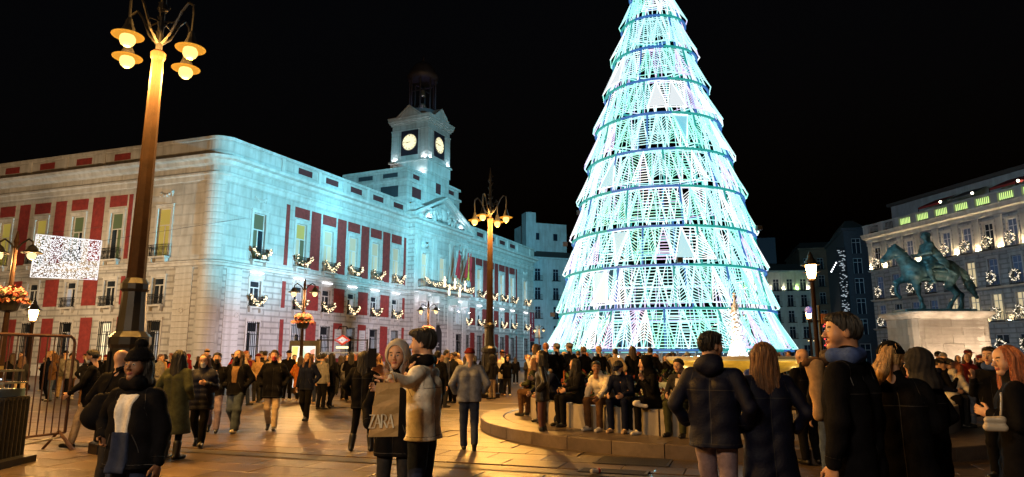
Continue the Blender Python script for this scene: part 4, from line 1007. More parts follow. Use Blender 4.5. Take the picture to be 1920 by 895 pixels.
# ================================================================ hanging light curtain
lc=empty('light_curtain',(-30.4,45,0)); tag(lc,'rectangular curtain of white lights hanging before the side facade','light curtain')
m=MB(); rr=random.Random(4)
def lcp(u,w): # u 0..1 across, w 0..1 up
    x=-2.3+4.55*u+.05*w; z=6.96+2.95*w-(.33 if w>.5 else .33)*u*(1.0+.8*(w-.5)); return x,z
for i in range(84):
    for j in range(60):
        if rr.random()<.55: continue
        x,z=lcp((i+.5)/84,(j+rr.random())/60); s=.011+.012*rr.random(); m.box(x-s,x+s,-s,s,z-s*1.3,z+s*1.3)
o=m.build('light_dots',emit('curtain_led',(.92,.95,1),1.25,False),lc); o['kind']='stuff'
m=MB()
cs=[lcp(0,0),lcp(1,0),lcp(1,1),lcp(0,1)]
for a,b in zip(cs,cs[1:]+cs[:1]): m.bar((a[0],0,a[1]),(b[0],0,b[1]),.035)
m.build('frame',emit('frame_led',(.9,.93,1),1.0,False),lc)
m=MB()
for c,(dx,dy) in ((cs[3],(-4.3,15.2)),(cs[2],(5.0,11.7))): m.bar((c[0],0,c[1]),(c[0]+dx,dy,13.5),.02)
m.build('cable',IRON,lc)

# ================================================================ fountain and its stepped ring
FS=[mat('ring_granite_%d'%i,c,.4,var=.25,scale=5,bump=.25) for i,c in enumerate(((.11,.085,.075),(.095,.073,.065),(.125,.1,.088)))]
pl=empty('fountain_plinth',(FC[0],FC[1],0)); tag(pl,'low circular granite step with curved bench around the fountain','plinth')
def arc_block(r0,r1,z0,z1,a0,a1,n=4,e=.008):
    m=MB(); a0+=e/r1; a1-=e/r1; k=len(m.v)
    for i in range(n+1):
        a=a0+(a1-a0)*i/n; c,s=math.cos(a),math.sin(a)
        b=.015
        for r,z in ((r0,z0),(r1,z0),(r1,z1-b),(r1-b,z1),(r0+b,z1),(r0,z1-b)): m.v.append((r*c,r*s,z))
    for i in range(n):
        for j in range(6): q=(j+1)%6; m.f.append((i*6+j,i*6+q,(i+1)*6+q,(i+1)*6+j)[::-1]); m.m.append(0)
    m.f.append(tuple(range(6))); m.m.append(0); m.f.append(tuple(n*6+j for j in range(5,-1,-1))); m.m.append(0)
    return m
for (r0,r1,z0,z1,N,nm) in ((5.35,FR,-.02,.21,40,'kerb_stone'),(4.75,5.345,-.02,.205,36,'step_stone')):
    mes=[]
    for c in range(3): me=arc_block(r0,r1,z0,z1,0,2*PI/N).mesh(nm); me.materials.append(FS[c]); mes.append(me)
    for k in range(N): inst(nm,mes[(k*7)%3],pl,RZ(2*PI*k/N))
MB().lathe([(4.76,.19),(3.4,.19)],48,cap=False).build('ring_floor',FS[1],pl)
seg=arc_block(4.15,4.7,.19,.66,0,2*PI/26,3,.02).mesh('bench_block'); seg.materials.append(mat('pale_bench_stone',(.36,.33,.3),.4,var=.15))
for k in range(26): inst('bench_block',seg,pl,RZ(2*PI*k/26+.05))
m=MB().lathe([(4.15,.19),(4.15,.72),(4.05,.74),(4.0,.6),(2.7,.6)],48,cap=False).build('planter',mat('planter_soil',(.04,.03,.025),.9),pl)
rr=random.Random(31); m=MB()
for k in range(2600):
    a=rr.uniform(0,2*PI); q=rr.uniform(2.75,4.02); x=q*math.cos(a); y=q*math.sin(a); zz=.6+rr.random()**1.5*(.62 if math.sin(a*5)>-.2 else .3); b=rr.uniform(0,2*PI); s=.07; t=rr.uniform(-.05,.05)
    m.mi=0 if rr.random()<.72 else 1
    m.quad((x-s*math.cos(b),y-s*math.sin(b),zz-.05),(x+.03*math.sin(b),y-.03*math.cos(b),zz+t),(x+s*math.cos(b),y+s*math.sin(b),zz+.06),(x-.03*math.sin(b),y+.03*math.cos(b),zz-t))
o=m.build('planting',[mat('planter_leaf',(.06,.085,.03),.6,var=.5),mat('planter_red_leaf',(.2,.04,.03),.6,var=.4)],pl); o['kind']='stuff'
fo=empty('fountain',(5.5,16.5,.19)); tag(fo,'round fountain with gold-lit bowl and white water jet','fountain')
GOLD=mat('gold_lit_bowl',(.62,.42,.1),.32,var=.3,scale=3,metal=.2); FST=mat('fountain_stone',(.4,.37,.33),.5,var=.2,bump=.2)  # bowl colour holds the gold glow of the lamps below it
MB().lathe([(2.6,-.005),(2.6,.62),(2.68,.66),(2.68,.72),(2.45,.74),(2.4,.55),(2.4,.3)],40,cap=False).build('basin_wall',FST,fo)
MB().lathe([(2.42,.5),(.0,.5)],40,cap=False).build('basin_water',mat('basin_water',(.1,.12,.1),.06,var=.2,bump=.5,bscale=9),fo)
MB().lathe([(.5,.4),(.42,.7),(.5,.82),(.75,.98),(1.2,1.12),(1.6,1.26),(1.66,1.33)],32,cap=False).build('bowl',GOLD,fo,smooth=True)
MB().lathe([(1.66,1.33),(1.7,1.36),(1.7,1.42),(1.62,1.43),(1.55,1.38)],32,cap=False).build('bowl_rim',FST,fo)
MB().lathe([(1.56,1.39),(0,1.39)],32,cap=False).build('bowl_water',mat('bowl_water',(.2,.22,.22),.06,var=.2,bump=.5,bscale=9),fo)
for k in range(10):
    a=2*PI*k/10+.3; o=MB().lathe([(.1,.5),(.1,.56)],10,(1.95*math.cos(a),1.95*math.sin(a))).build('basin_lamp',BASEM,fo); MB().lathe([(.001,.562),(.08,.562)],10,(1.95*math.cos(a),1.95*math.sin(a)),cap=False).build('lens',emit('basin_lamp',(1,.72,.22),120),o)
for k in range(4):
    a=PI/4+k*PI/2; o=MB().lathe([(.07,1.37),(.07,1.41)],8,(.55*math.cos(a),.55*math.sin(a))).build('jet_lamp',BASEM,fo); MB().lathe([(.001,1.412),(.06,1.412)],8,(.55*math.cos(a),.55*math.sin(a)),cap=False).build('lens',emit('jet_lamp',(.85,.93,1),900),o)
WJ=mat('white_water',(.85,.88,.9),.25,var=.05,bump=.8,bscale=20)
def jet(P,d): return d+.022*np.sin(P[...,2]*23+P[...,0]*45)*np.sin(P[...,1]*48+P[...,2]*13)+.014*np.sin(P[...,2]*61+P[...,1]*50)
v,f=solid([('c',(0,0,1.35),(0,0,1.55),.3,.17),('c',(0,0,1.55),(0,0,2.5),.13,.075),('c',(0,0,2.5),(.01,0,2.95),.075,.03)],.022,.1,post=jet)
o=obj('water_jet',np_mesh('water_jet',v,f),WJ,fo)
m=MB(); rr=random.Random(2)
for k in range(260): z=rr.uniform(1.4,2.7); a=rr.uniform(0,2*PI); q=abs(rr.gauss(0,.32))*(1.3-(z-1.4)/1.6); s=rr.uniform(.008,.02); m.ball((q*math.cos(a),q*math.sin(a),z),s,3)
o=m.build('spray_drops',WJ,fo); o['kind']='stuff'

# ================================================================ equestrian statue
ST=empty('statue_pedestal',(29.05,46,0)); ST.scale=(1.533,1.533,1.293); tag(ST,'massive pale stone pedestal carrying the bronze horseman','pedestal')
PS=[stone('pedestal_stone_%d'%i,c,joints=False,grime=.42) for i,c in enumerate(((.58,.54,.49),(.53,.49,.44),(.62,.58,.53)))]
def rrect(w,d,r,n=5):
    P=[]
    for cx,cy,a in ((w-r,-d+r,-PI/2),(w-r,d-r,0),(-w+r,d-r,PI/2),(-w+r,-d+r,PI)):
        for k in range(n+1): b=a+PI/2*k/n; P.append((cx+r*math.cos(b),cy+r*math.sin(b)))
    return P
def rr_loft(prof,w,d,r):
    m=MB(); n=None
    for o,z in prof:
        P=rrect(w+o,d+o,r+o*.5); n=len(P); m.v+=[(x,y,z) for x,y in P]
    for q in range(len(prof)-1):
        for i in range(n): j=(i+1)%n; m.f.append((q*n+i,q*n+j,(q+1)*n+j,(q+1)*n+i)); m.m.append(0)
    m.f.append(tuple((len(prof)-1)*n+i for i in range(n))); m.m.append(0); return m
rr_loft([(.25,-.01),(.25,.45),(.12,.6)],1.72,1.2,.45).build('pedestal_base',PS[0],ST)
rr_loft([(-.03,.55),(-.03,3.2)],1.72,1.2,.45).build('pedestal_core',PS[1],ST)
zc=.6; ci=0
for hgt in (.44,.44,.43,.43,.43,.42):                             # stone courses, each block its own piece
    P=rrect(1.72,1.2,.45,3); n=len(P); per=[0]
    for i in range(n): per.append(per[-1]+math.dist(P[i],P[(i+1)%n]))
    tot=per[-1]; nb=12; off=(.5 if ci%2 else 0)
    def at(s):
        s%=tot
        for i in range(n):
            if per[i]<=s<=per[i+1]: t=(s-per[i])/max(per[i+1]-per[i],1e-6); a=P[i]; b=P[(i+1)%n]; return (a[0]+(b[0]-a[0])*t,a[1]+(b[1]-a[1])*t)
    for b in range(nb):
        s0=(b+off)*tot/nb+.008; s1=(b+1+off)*tot/nb-.008; pts=[at(s0)]+[P[i%n] for i in range(2*n) if s0<per[i%n]+(tot if i>=n else 0)<s1]+[at(s1)]
        m=MB(); k=len(pts)
        pr=random.uniform(-.004,.006)
        for z,sc_ in ((zc+.006,1+pr),(zc+hgt-.006,1+pr)): m.v+=[(x*sc_,y*sc_,z) for x,y in pts]
        for z in (zc+.006,zc+hgt-.006): m.v+=[(x*.96,y*.96,z) for x,y in pts]
        for i in range(k-1):
            m.f.append((i,i+1,k+i+1,k+i)); m.f.append((k+i,k+i+1,3*k+i+1,3*k+i)); m.f.append((2*k+i,2*k+i+1,i+1,i))
        m.f.append((0,k,3*k,2*k)); m.f.append((k-1,3*k-1,4*k-1,2*k-1)); m.m=[0]*len(m.f)
        m.build('stone_block',random.choice(PS),ST)
    zc+=hgt; ci+=1
rr_loft([(.0,3.19),(.06,3.22),(.1,3.3),(.26,3.42),(.28,3.52),(.2,3.56)],1.72,1.2,.45).build('pedestal_cornice',PS[2],ST)
m=MB()
for k in range(34): m.box(-1.5,-1.5+random.uniform(2.4,2.95),-1.203,-1.2,.85+k*.067,.85+k*.067+.026)
m.build('inscription',mat('engraved_shadow',(.3,.26,.22),.9),ST,T(0,-.028,0))['kind']='stuff'
BRZ=mat('green_bronze',(.05,.11,.12),.45,var=.6,scale=4,metal=.1,color2=(.1,.2,.21),bump=.3,bscale=18)
SE=empty('equestrian_statue',(29.0,46,3.56*1.293)); SE.scale=(1.64,1.64,1.64); tag(SE,'greenish bronze horse and rider statue on the stone pedestal','statue')
rr_loft([(0,0),(0,.12),(-.05,.13)],1.5,.55,.1).build('bronze_base',BRZ,SE)
hz=.13
horse=[('c',(-.62,0,1.72),(.62,0,1.7),.42,.42),('e',(-.72,0,1.68),(.4,.38,.48)),('e',(.75,0,1.78),(.46,.4,.46)),('c',(-.85,0,1.95),(-1.3,0,2.55),.32,.2),('c',(-1.3,0,2.55),(-1.5,0,2.62),.2,.17),
 ('c',(-1.5,-.0,2.6),(-1.88,0,2.24),.15,.095),('e',(-1.92,0,2.2),(.11,.09,.09)),('c',(-1.42,.09,2.72),(-1.42,.11,2.9),.05,.02),('c',(-1.42,-.09,2.72),(-1.42,-.11,2.9),.05,.02),('e',(-1.62,0,2.42),(.1,.12,.17)),
 # near fore leg planted, off fore leg lifted
 ('c',(-.78,-.2,1.5),(-.72,-.2,1.0),.2,.11),('c',(-.72,-.2,1.0),(-.62,-.2,.55),.1,.07),('c',(-.62,-.2,.55),(-.55,-.2,.24),.065,.06),('c',(-.55,-.2,.24),(-.62,-.2,.17),.085,.1),
 ('c',(-.85,.2,1.5),(-1.35,.2,1.28),.19,.1),('c',(-1.35,.2,1.28),(-1.38,.2,.82),.09,.065),('c',(-1.38,.2,.82),(-1.25,.2,.66),.065,.09),
 # hind legs
 ('c',(.8,-.2,1.6),(.62,-.22,1.1),.27,.15),('c',(.62,-.22,1.1),(.92,-.22,.75),.13,.085),('c',(.92,-.22,.75),(.62,-.22,.35),.075,.06),('c',(.62,-.22,.35),(.52,-.22,.17),.07,.1),
 ('c',(.9,.2,1.6),(1.02,.22,1.1),.27,.15),('c',(1.02,.22,1.1),(1.38,.22,.78),.13,.085),('c',(1.38,.22,.78),(1.36,.22,.32),.075,.06),('c',(1.36,.22,.32),(1.26,.22,.17),.07,.1)]
v,f=solid(horse,.035,.12,wr=.012,wf=9); obj('horse',np_mesh('horse',v,f),BRZ,SE)
v,f=solid([('c',(1.12,0,1.95),(1.4,0,1.7),.1,.13),('c',(1.4,0,1.7),(1.65,0,1.1),.14,.17),('c',(1.65,0,1.1),(1.88,0,.62),.17,.06)],.035,.06,wr=.02,wf=18); obj('tail',np_mesh('tail',v,f),BRZ,SE)
v,f=solid([('c',(-1.35,0,2.82),(-1.05,0,2.55),.09,.12),('c',(-1.05,0,2.55),(-.7,0,2.12),.12,.1),('c',(-1.35,0,2.82),(-1.58,0,2.68),.08,.05)],.03,.06,wr=.022,wf=22); obj('mane',np_mesh('mane',v,f),BRZ,SE)
rider=[('c',(.02,-.0,2.12),(.02,0,2.55),.24,.23),('c',(.02,-.12,2.7),(.02,.12,2.7),.2,.2),('c',(.0,-.26,2.86),(.0,.26,2.86),.12,.12),('c',(0,0,2.95),(-.02,0,3.1),.09,.085),('e',(-.04,0,3.24),(.15,.125,.175)),('c',(-.17,0,3.24),(-.2,0,3.2),.03,.03),('e',(.03,0,3.3),(.16,.15,.14)),('c',(.12,0,3.2),(.16,0,3.02),.07,.04),
 ('c',(0,-.32,2.85),(-.12,-.4,2.5),.1,.085),('c',(-.12,-.4,2.5),(-.48,-.25,2.42),.085,.06),('e',(-.54,-.22,2.42),(.08,.06,.06)),
 ('c',(0,.32,2.85),(-.12,.4,2.5),.1,.085),('c',(-.12,.4,2.5),(-.46,.2,2.45),.085,.06),('e',(-.52,.18,2.45),(.08,.06,.06)),
 ('c',(.0,-.25,2.15),(-.32,-.5,1.75),.17,.12),('c',(-.32,-.5,1.75),(-.18,-.52,1.25),.11,.075),('c',(-.18,-.52,1.25),(-.38,-.54,1.18),.06,.05),
 ('c',(.0,.25,2.15),(-.32,.5,1.75),.17,.12),('c',(-.32,.5,1.75),(-.18,.52,1.25),.11,.075),('c',(-.18,.52,1.25),(-.38,.54,1.18),.06,.05),
 ('c',(.1,-.15,2.7),(.42,-.35,2.0),.16,.2),('c',(.1,.15,2.7),(.42,.35,2.0),.16,.2),('c',(.3,-.3,2.1),(.5,-.5,1.7),.16,.08)]
v,f=solid(rider,.028,.06,wr=.014,wf=13); obj('rider',np_mesh('rider',v,f),BRZ,SE)
v,f=solid([('c',(-.3,-.3,2.1),(.45,-.3,2.08),.1,.12),('c',(-.3,.3,2.1),(.45,.3,2.08),.1,.12),('c',(-.3,-.46,1.75),(.4,-.48,1.7),.06,.08),('c',(-.3,.46,1.75),(.4,.48,1.7),.06,.08),('c',(-.3,-.42,1.95),(.42,-.42,1.9),.1,.1),('c',(-.3,.42,1.95),(.42,.42,1.9),.1,.1)],.035,.08,wr=.01); obj('saddle_cloth',np_mesh('saddle_cloth',v,f),BRZ,SE)
MB().tube([(-1.85,-.1,2.2),(-1.2,-.2,2.35),(-.55,-.22,2.42)],.022,6).build('rein',BRZ,SE)
MB().tube([(.2,-.42,2.0),(.75,-.62,1.55)],.03,6).build('sword',BRZ,SE)
# ground lamps washing the pedestal
for k,(dx,dy) in enumerate(((-1.6,-4.2),(1.2,-4.2))):
    e=empty('ground_spotlight',(29.05+dx*1.5,46+dy*1.5,0)); tag(e,'small floor spotlight, %s of the two washing the pedestal'%('left','right')[k],'spotlight','spotlights before the pedestal')
    MB().box(-.2,.2,-.12,.14,-.005,.2).build('case',BOX,e); MB().quad((-.17,.145,.04),(.17,.145,.04),(.17,.145,.19),(-.17,.145,.19)).build('lens',emit('pedestal_flood',(1,.74,.5),3600),e)

# ================================================================ street furniture
# advertising panel
ad=empty('advertising_panel',(-9.5,31.0,0)); tag(ad,'backlit advertising panel behind the lamp with flower basket','panel')
MB().box(-.68,.68,-.12,.12,.0,2.35).build('case',mat('black_case',(.012,.012,.014),.35),ad)
p=MB().box(-.56,.52,-.135,-.121,.25,2.1).build('screen',emit('ad_white',(.92,1,.95),.95),ad)
MB().quad((-.54,-.14,2.08),(-.25,-.14,2.08),(-.42,-.14,.6),(-.54,-.14,.5)).build('printed_figure',emit('ad_yellow',(1,.75,.2),.9),p); MB().poly([(.5,-.14,2.0),(.5,-.14,1.0),(.28,-.14,1.9)]).build('printed_figure',emit('ad_pink',(1,.3,.35),.7),p)
m=MB().poly([(-.05,-.141,1.95),(.2,-.141,1.7),(.3,-.141,.4),(-.2,-.141,.3),(-.15,-.141,1.6)]).build('printed_figure',emit('ad_green',(.6,.95,.75),.9),p)
# underground railway entrance
mt=empty('metro_entrance',(-9.55,38.0,0)); tag(mt,'iron metro entrance frame with red diamond sign and lit bar','metro entrance')
for x in (-1.4,1.4): MB().bar((x,0,-.01),(x,0,2.6),.08).build('post',IRON,mt)
MB().bar((-1.42,0,2.55),(1.42,0,2.55),.07).build('top_rail',IRON,mt); MB().bar((-1.4,0,1.85),(1.4,0,1.85),.08).build('mid_rail',emit('rail_teal',(.1,.35,.45),.25,False),mt)
for x in np.linspace(-1.3,1.3,11): MB().bar((x,0,0),(x,0,1.0),.03).build('baluster',IRON,mt)
MB().bar((-1.4,0,1.0),(1.4,0,1.0),.06).build('low_rail',IRON,mt)
HW_,HH_,ZC=.46,.3,2.55
q=MB(); fr=[(0,ZC-HH_),(HW_,ZC),(0,ZC+HH_),(-HW_,ZC)]
q.poly([(x,-.06,z) for x,z in fr]); q.poly([(x,.06,z) for x,z in fr[::-1]])
for (x0,z0),(x1,z1) in zip(fr,fr[1:]+fr[:1]): q.quad((x0,-.06,z0),(x0,.06,z0),(x1,.06,z1),(x1,-.06,z1))
q.build('diamond_sign',emit('metro_red',(.8,.05,.03),.22,False,(.4,.03,.03)),mt)
MB().poly([(x*.62,-.065,ZC+(z-ZC)*.62) for x,z in fr]).build('diamond_inset',emit('metro_white',(1,1,1),.5,False),mt)
MB().box(-.33,.33,-.075,-.067,ZC-.055,ZC+.055).build('name_band',emit('metro_blue',(.03,.08,.5),.4,False),mt)
obj('letters',text_mesh('METRO',.13),emit('metro_letter',(1,1,1),1.0,False),mt,T(0,-.08,ZC)@Matrix.Rotation(PI/2,4,'X'))
MB().box(-.33,.33,-.06,.06,2.08,2.2).build('lit_bar',emit('bar_light',(1,.9,.5),1.6),mt)
MB().bar((0,0,ZC+HH_),(0,0,3.3),.05).tube([(-.3,0,3.1),(-.2,0,3.3),(0,0,3.32),(.2,0,3.3),(.3,0,3.1)],.025,5).build('crest',IRON,mt)
# metal crowd barrier at the left
bx0=np.array(ground_at(-60,868)); bx1=np.array(ground_at(118,842))
bd=(bx1-bx0); BLn=float(np.linalg.norm(bd)); bd/=BLn
br=empty('crowd_barrier'); br.matrix_world=frame_mx(bx0,bd); tag(br,'tall rusty metal crowd barrier at the left edge','barrier')
RUST=mat('barrier_metal',(.09,.05,.045),.4,var=.4,metal=.4,scale=8)
m=MB().tube([(0,0,.12),(0,0,1.92)],.024,8).build('end_post',RUST,br)
m=MB().tube([(BLn,0,.28),(BLn,0,1.86),(BLn-.03,0,1.93),(BLn-.1,0,1.97)],.026,8).build('end_post',RUST,br)
MB().tube([(0,0,1.97),(BLn-.1,0,1.97)],.026,8).build('top_rail',RUST,br); MB().tube([(0,0,.28),(BLn,0,.28)],.02,8).build('bottom_rail',RUST,br)
nb=int(BLn/.135)
bar_me=MB().tube([(0,0,.28),(0,0,1.97)],.0105,6).mesh('upright_bar'); bar_me.materials.append(RUST)
for k in range(1,nb): inst('upright_bar',bar_me,br,T(BLn*k/nb,0,0))
for x in (BLn-.12,):
    MB().tube([(x,-.32,.0),(x,-.02,.3)],.022,6).build('foot',RUST,br); MB().tube([(x,.32,.0),(x,.02,.3)],.022,6).build('foot',RUST,br); MB().tube([(x+.08,-.3,.0),(x,0,.32)],.018,6).build('foot',RUST,br)
MB().tube([(0,-.05,.12),(BLn-.1,-.05,.22)],.018,6).build('lower_brace',mat('galvanised',(.4,.4,.42),.35,metal=.7),br)
# dark draped stall with glowing trays
p=ground_at(-5,872)
st=empty('vendor_stall',(p[0]-.5,p[1]-.1,0),math.radians(4)); tag(st,'dark draped vendor stall with glowing trays at lower left','stall')
DRP=mat('black_drape',(.012,.012,.014),.8,var=.3,bump=.5,bscale=12)
m=MB()
for k in range(28):
    x0=-.75+k*.05; y=-.4+.012*(-1)**k; y1=-.4+.012*(-1)**(k+1); m.quad((x0,y,.02),(x0+.05,y1,.02),(x0+.05,y1,.98),(x0,y,.98))
for k in range(16):
    y0=-.4+k*.05; x=.65+.012*(-1)**k; x1=.65+.012*(-1)**(k+1); m.quad((x,y0,.02),(x1,y0+.05,.02),(x1,y0+.05,.98),(x,y0,.98))
m.box(-.75,.65,-.38,.4,.95,1.0).build('drape',DRP,st)
MB().box(-.8,.85,-.5,.42,.0,.1).build('base_board',BASEM,st)
MB().box(-.75,.6,-.3,.35,1.003,1.12).build('counter',mat('counter_blue',(.1,.2,.35),.4),st)
for k,z in enumerate((1.2,1.38)):
    t=MB().box(-.75,.66-.08*k,-.28,.3,z,z+.03).build('glass_tray',mat('tray_glass',(.15,.17,.2),.1),st)
    MB().bar((-.75,-.3,z+.04),(.6-.08*k,-.3,z+.04),.03).build('light_strip',emit('strip_amber',(1,.62,.2),3),t); MB().bar((-.75,-.3,z+.075),(.64-.08*k,-.3,z+.075),.018).build('light_strip',emit('strip_blue',(.5,.75,1),2),t)
for k in range(7): MB().box(-.6+k*.17,-.5+k*.17,-.22,-.1,1.415,1.47+.02*(k%3)).build('trinket',mat('trinket_%d'%(k%3),((.3,.25,.1),(.2,.2,.25),(.1,.2,.25))[k%3],.3),st)
for x in (-.7,.55): MB().bar((x,.25,1.0),(x,.25,1.4),.03).build('tray_post',IRON,st)
# drainage grates and a crushed can
for k,(px,py,w,d,lab) in enumerate(((1188,866,1.1,.72,'large square iron drain grate in the paving'),(1150,885,.95,.3,'narrow slotted drain grate beside the larger one'))):
    gx,gy=ground_at(px,py); e=empty('drain_grate',(gx,gy,.003),GA); tag(e,lab,'grate')
    MB().box(-w/2,w/2,-d/2,d/2,-.01,.002).build('recess',mat('drain_black',(.006,.006,.006),.8),e)
    n=int(d/.055)
    for j in range(n+1): y=-d/2+d*j/n; MB().box(-w/2,w/2,y-.012,y+.012,.002,.012).build('grate_bar',mat('grate_iron',(.07,.065,.06),.4,metal=.6),e)
    for s in (-1,1): MB().box(s*w/2-.02,s*w/2+.02,-d/2-.015,d/2+.015,.002,.0135).build('grate_edge',MATS['grate_iron'],e)
gx,gy=ground_at(1117,888); cn=empty('crushed_can',(gx,gy,.035),.5); tag(cn,'crushed white and red drinks can lying on the paving','can')
m=MB().lathe([(.0,-.085),(.028,-.08),(.034,-.06),(.025,-.01),(.03,.02),(.034,.06),(.027,.08),(.0,.082)],10,cap=False); m.build('can_body',mat('can_white',(.65,.62,.6),.3,metal=.5),cn,Matrix.Rotation(PI/2,4,'Y'))
m=MB().lathe([(.0345,.03),(.0355,.06)],10,cap=False); m.build('printed_band',mat('can_red',(.4,.03,.03),.4),cn,Matrix.Rotation(PI/2,4,'Y'))
# ================================================================ people
SKIN=[mat('skin_light',(.5,.3,.21),.5,var=.08,scale=20),mat('skin_tan',(.4,.22,.14),.5,var=.08,scale=20),mat('skin_brown',(.24,.12,.07),.5,var=.08,scale=20)]
EYEW=mat('eye_white',(.32,.3,.28),.25,var=.02); EYED=mat('eye_dark',(.015,.01,.008),.15,var=.02); LIPM=mat('lip',(.36,.12,.1),.45,var=.05); BROW=mat('brow',(.03,.018,.012),.8)
def hairm(n,c): return mat('hair_'+n,c,.55,color2=tuple(min(q*3.2,1) for q in c),var=.55,scale=60,stretch=(1,1,.12),bump=.6,bscale=90)
HAIR={'black':hairm('black',(.008,.007,.007)),'dark':hairm('dark',(.022,.013,.009)),'brown':hairm('brown',(.06,.03,.016)),'auburn':hairm('auburn',(.16,.055,.025)),'blond':hairm('blond',(.26,.16,.075)),'grey':hairm('grey',(.25,.24,.23))}
STRAND={k:mat('strand_'+k,tuple(min(q*2.2+.004,1) for q in c),.5,var=.5,scale=40) for k,c in {'black':(.012,.011,.011),'dark':(.03,.018,.012),'brown':(.09,.045,.024),'auburn':(.22,.075,.03),'blond':(.32,.2,.09),'grey':(.25,.24,.23)}.items()}
def cloth(n,c,r=.85,**k): return mat('cloth_'+n,c,r,var=.3,scale=14,bump=.35,bscale=160,spec=.06,**k)
SEAM_L=mat('seam_light',(.025,.025,.03),.6); SEAM_D=mat('seam_dark',(.12,.1,.08),.8)
CL={'black':cloth('black',(.006,.006,.008)),'charcoal':cloth('charcoal',(.03,.03,.034)),'navy':cloth('navy',(.007,.01,.03)),'cream':cloth('cream',(.74,.7,.61)),'white':cloth('white',(.7,.68,.65)),'beige':cloth('beige',(.42,.33,.23)),'tan':cloth('tan',(.2,.12,.06)),'olive':cloth('olive',(.05,.055,.03)),'denim':cloth('denim',(.06,.085,.15)),'dkdenim':cloth('dkdenim',(.025,.035,.075)),'paledenim':cloth('paledenim',(.17,.19,.25)),'maroon':cloth('maroon',(.12,.015,.018)),'red':cloth('red',(.4,.03,.03)),'orange':cloth('orange',(.5,.16,.04)),'yellow':cloth('yellow',(.6,.42,.06)),'grey':cloth('grey',(.2,.2,.21)),'brown':cloth('brown',(.1,.055,.03)),'green':cloth('green',(.04,.09,.05)),'blue':cloth('blue',(.05,.09,.28)),'mauve':cloth('mauve',(.22,.18,.24)),'pink':cloth('pink',(.45,.2,.22)),'camel':cloth('camel',(.38,.24,.12))}
NYL={k:mat('nylon_'+k,c,.62,var=.2,scale=10,bump=.25,bscale=60,spec=.2) for k,c in {'navy':(.004,.006,.022),'black':(.006,.006,.008),'cream':(.6,.55,.47),'white':(.66,.63,.58)}.items()}
LEA=mat('black_leather',(.012,.011,.011),.3,var=.2,bump=.3,bscale=80); SHO={'white':mat('shoe_white',(.6,.58,.55),.5),'black':mat('shoe_black',(.012,.012,.013),.4),'beige':mat('shoe_beige',(.45,.32,.2),.6)}
MASKM={'white':mat('mask_white',(.6,.64,.68),.8),'black':mat('mask_black',(.012,.012,.014),.8),'red':mat('mask_red',(.4,.05,.05),.8)}
_HC={}
def head_mesh(res):
    key=('head',res)
    if key in _HC: return _HC[key]
    pr=[('e',(0,.015,.03),(.076,.096,.094)),('c',(0,-.025,-.025),(0,-.05,-.08),.062,.036),('e',(.034,-.052,-.022),(.036,.036,.04)),('e',(-.034,-.052,-.022),(.036,.036,.04)),('e',(0,-.035,.045),(.066,.055,.06)),
        ('c',(0,.03,-.05),(0,.04,-.2),.055,.062),('e',(0,-.076,-.09),(.024,.022,.02))]
    lo=(-.1,-.14,-.2); hi=(.1,.13,.14); o,P=grid_for(lo,hi,res); d=d_union(P,pr,.03)
    if res<.01:
        d=smax(d,-d_ell(P,(.031,-.108,.016),(.019,.018,.012)),.014); d=smax(d,-d_ell(P,(-.031,-.108,.016),(.019,.018,.012)),.014)
        for s in (-1,1): d=smin(d,d_ell(P,(s*.031,-.083,.014),(.0135,.012,.009)),.002); d=smin(d,d_ell(P,(s*.08,.012,-.002),(.011,.022,.032)),.008)
        d=smin(d,d_cap(P,(0,-.092,.02),(0,-.115,-.018),.008,.0125),.012); d=smin(d,d_ell(P,(.013,-.104,-.022),(.008,.01,.008)),.006); d=smin(d,d_ell(P,(-.013,-.104,-.022),(.008,.01,.008)),.006)
        d=smin(d,d_ell(P,(0,-.094,-.05),(.022,.012,.0055)),.006); d=smin(d,d_ell(P,(0,-.092,-.061),(.019,.012,.0065)),.006)
    else:
        d=smin(d,d_cap(P,(0,-.09,.02),(0,-.11,-.018),.011,.015),.012)
        for s in (-1,1): d=smin(d,d_ell(P,(s*.08,.012,-.002),(.014,.022,.03)),.008)
    v,f=surfnet(d,o,res); c=v[f].mean(1); mi=np.zeros(len(f),int); ax=np.abs(c[:,0])
    er=np.hypot(ax-.031,(c[:,2]-.014)*1.4); ey=(er<(.0125 if res<.01 else .015))&(c[:,1]<-.07)
    mi[ey]=1; mi[(er<.0068 if res<.01 else er<.013)&(c[:,1]<-.07)]=2
    mi[(np.abs(c[:,2]-.037-.1*(ax-.03)*(ax<.03))<(.005 if res<.01 else .007))&(ax>.014)&(ax<.052)&(c[:,1]<-.06)]=4
    mi[(np.abs(c[:,2]+.0555)<.0105)&(ax<.024)&(c[:,1]<-.08)]=3
    _HC[key]=(v,f,mi); return _HC[key]
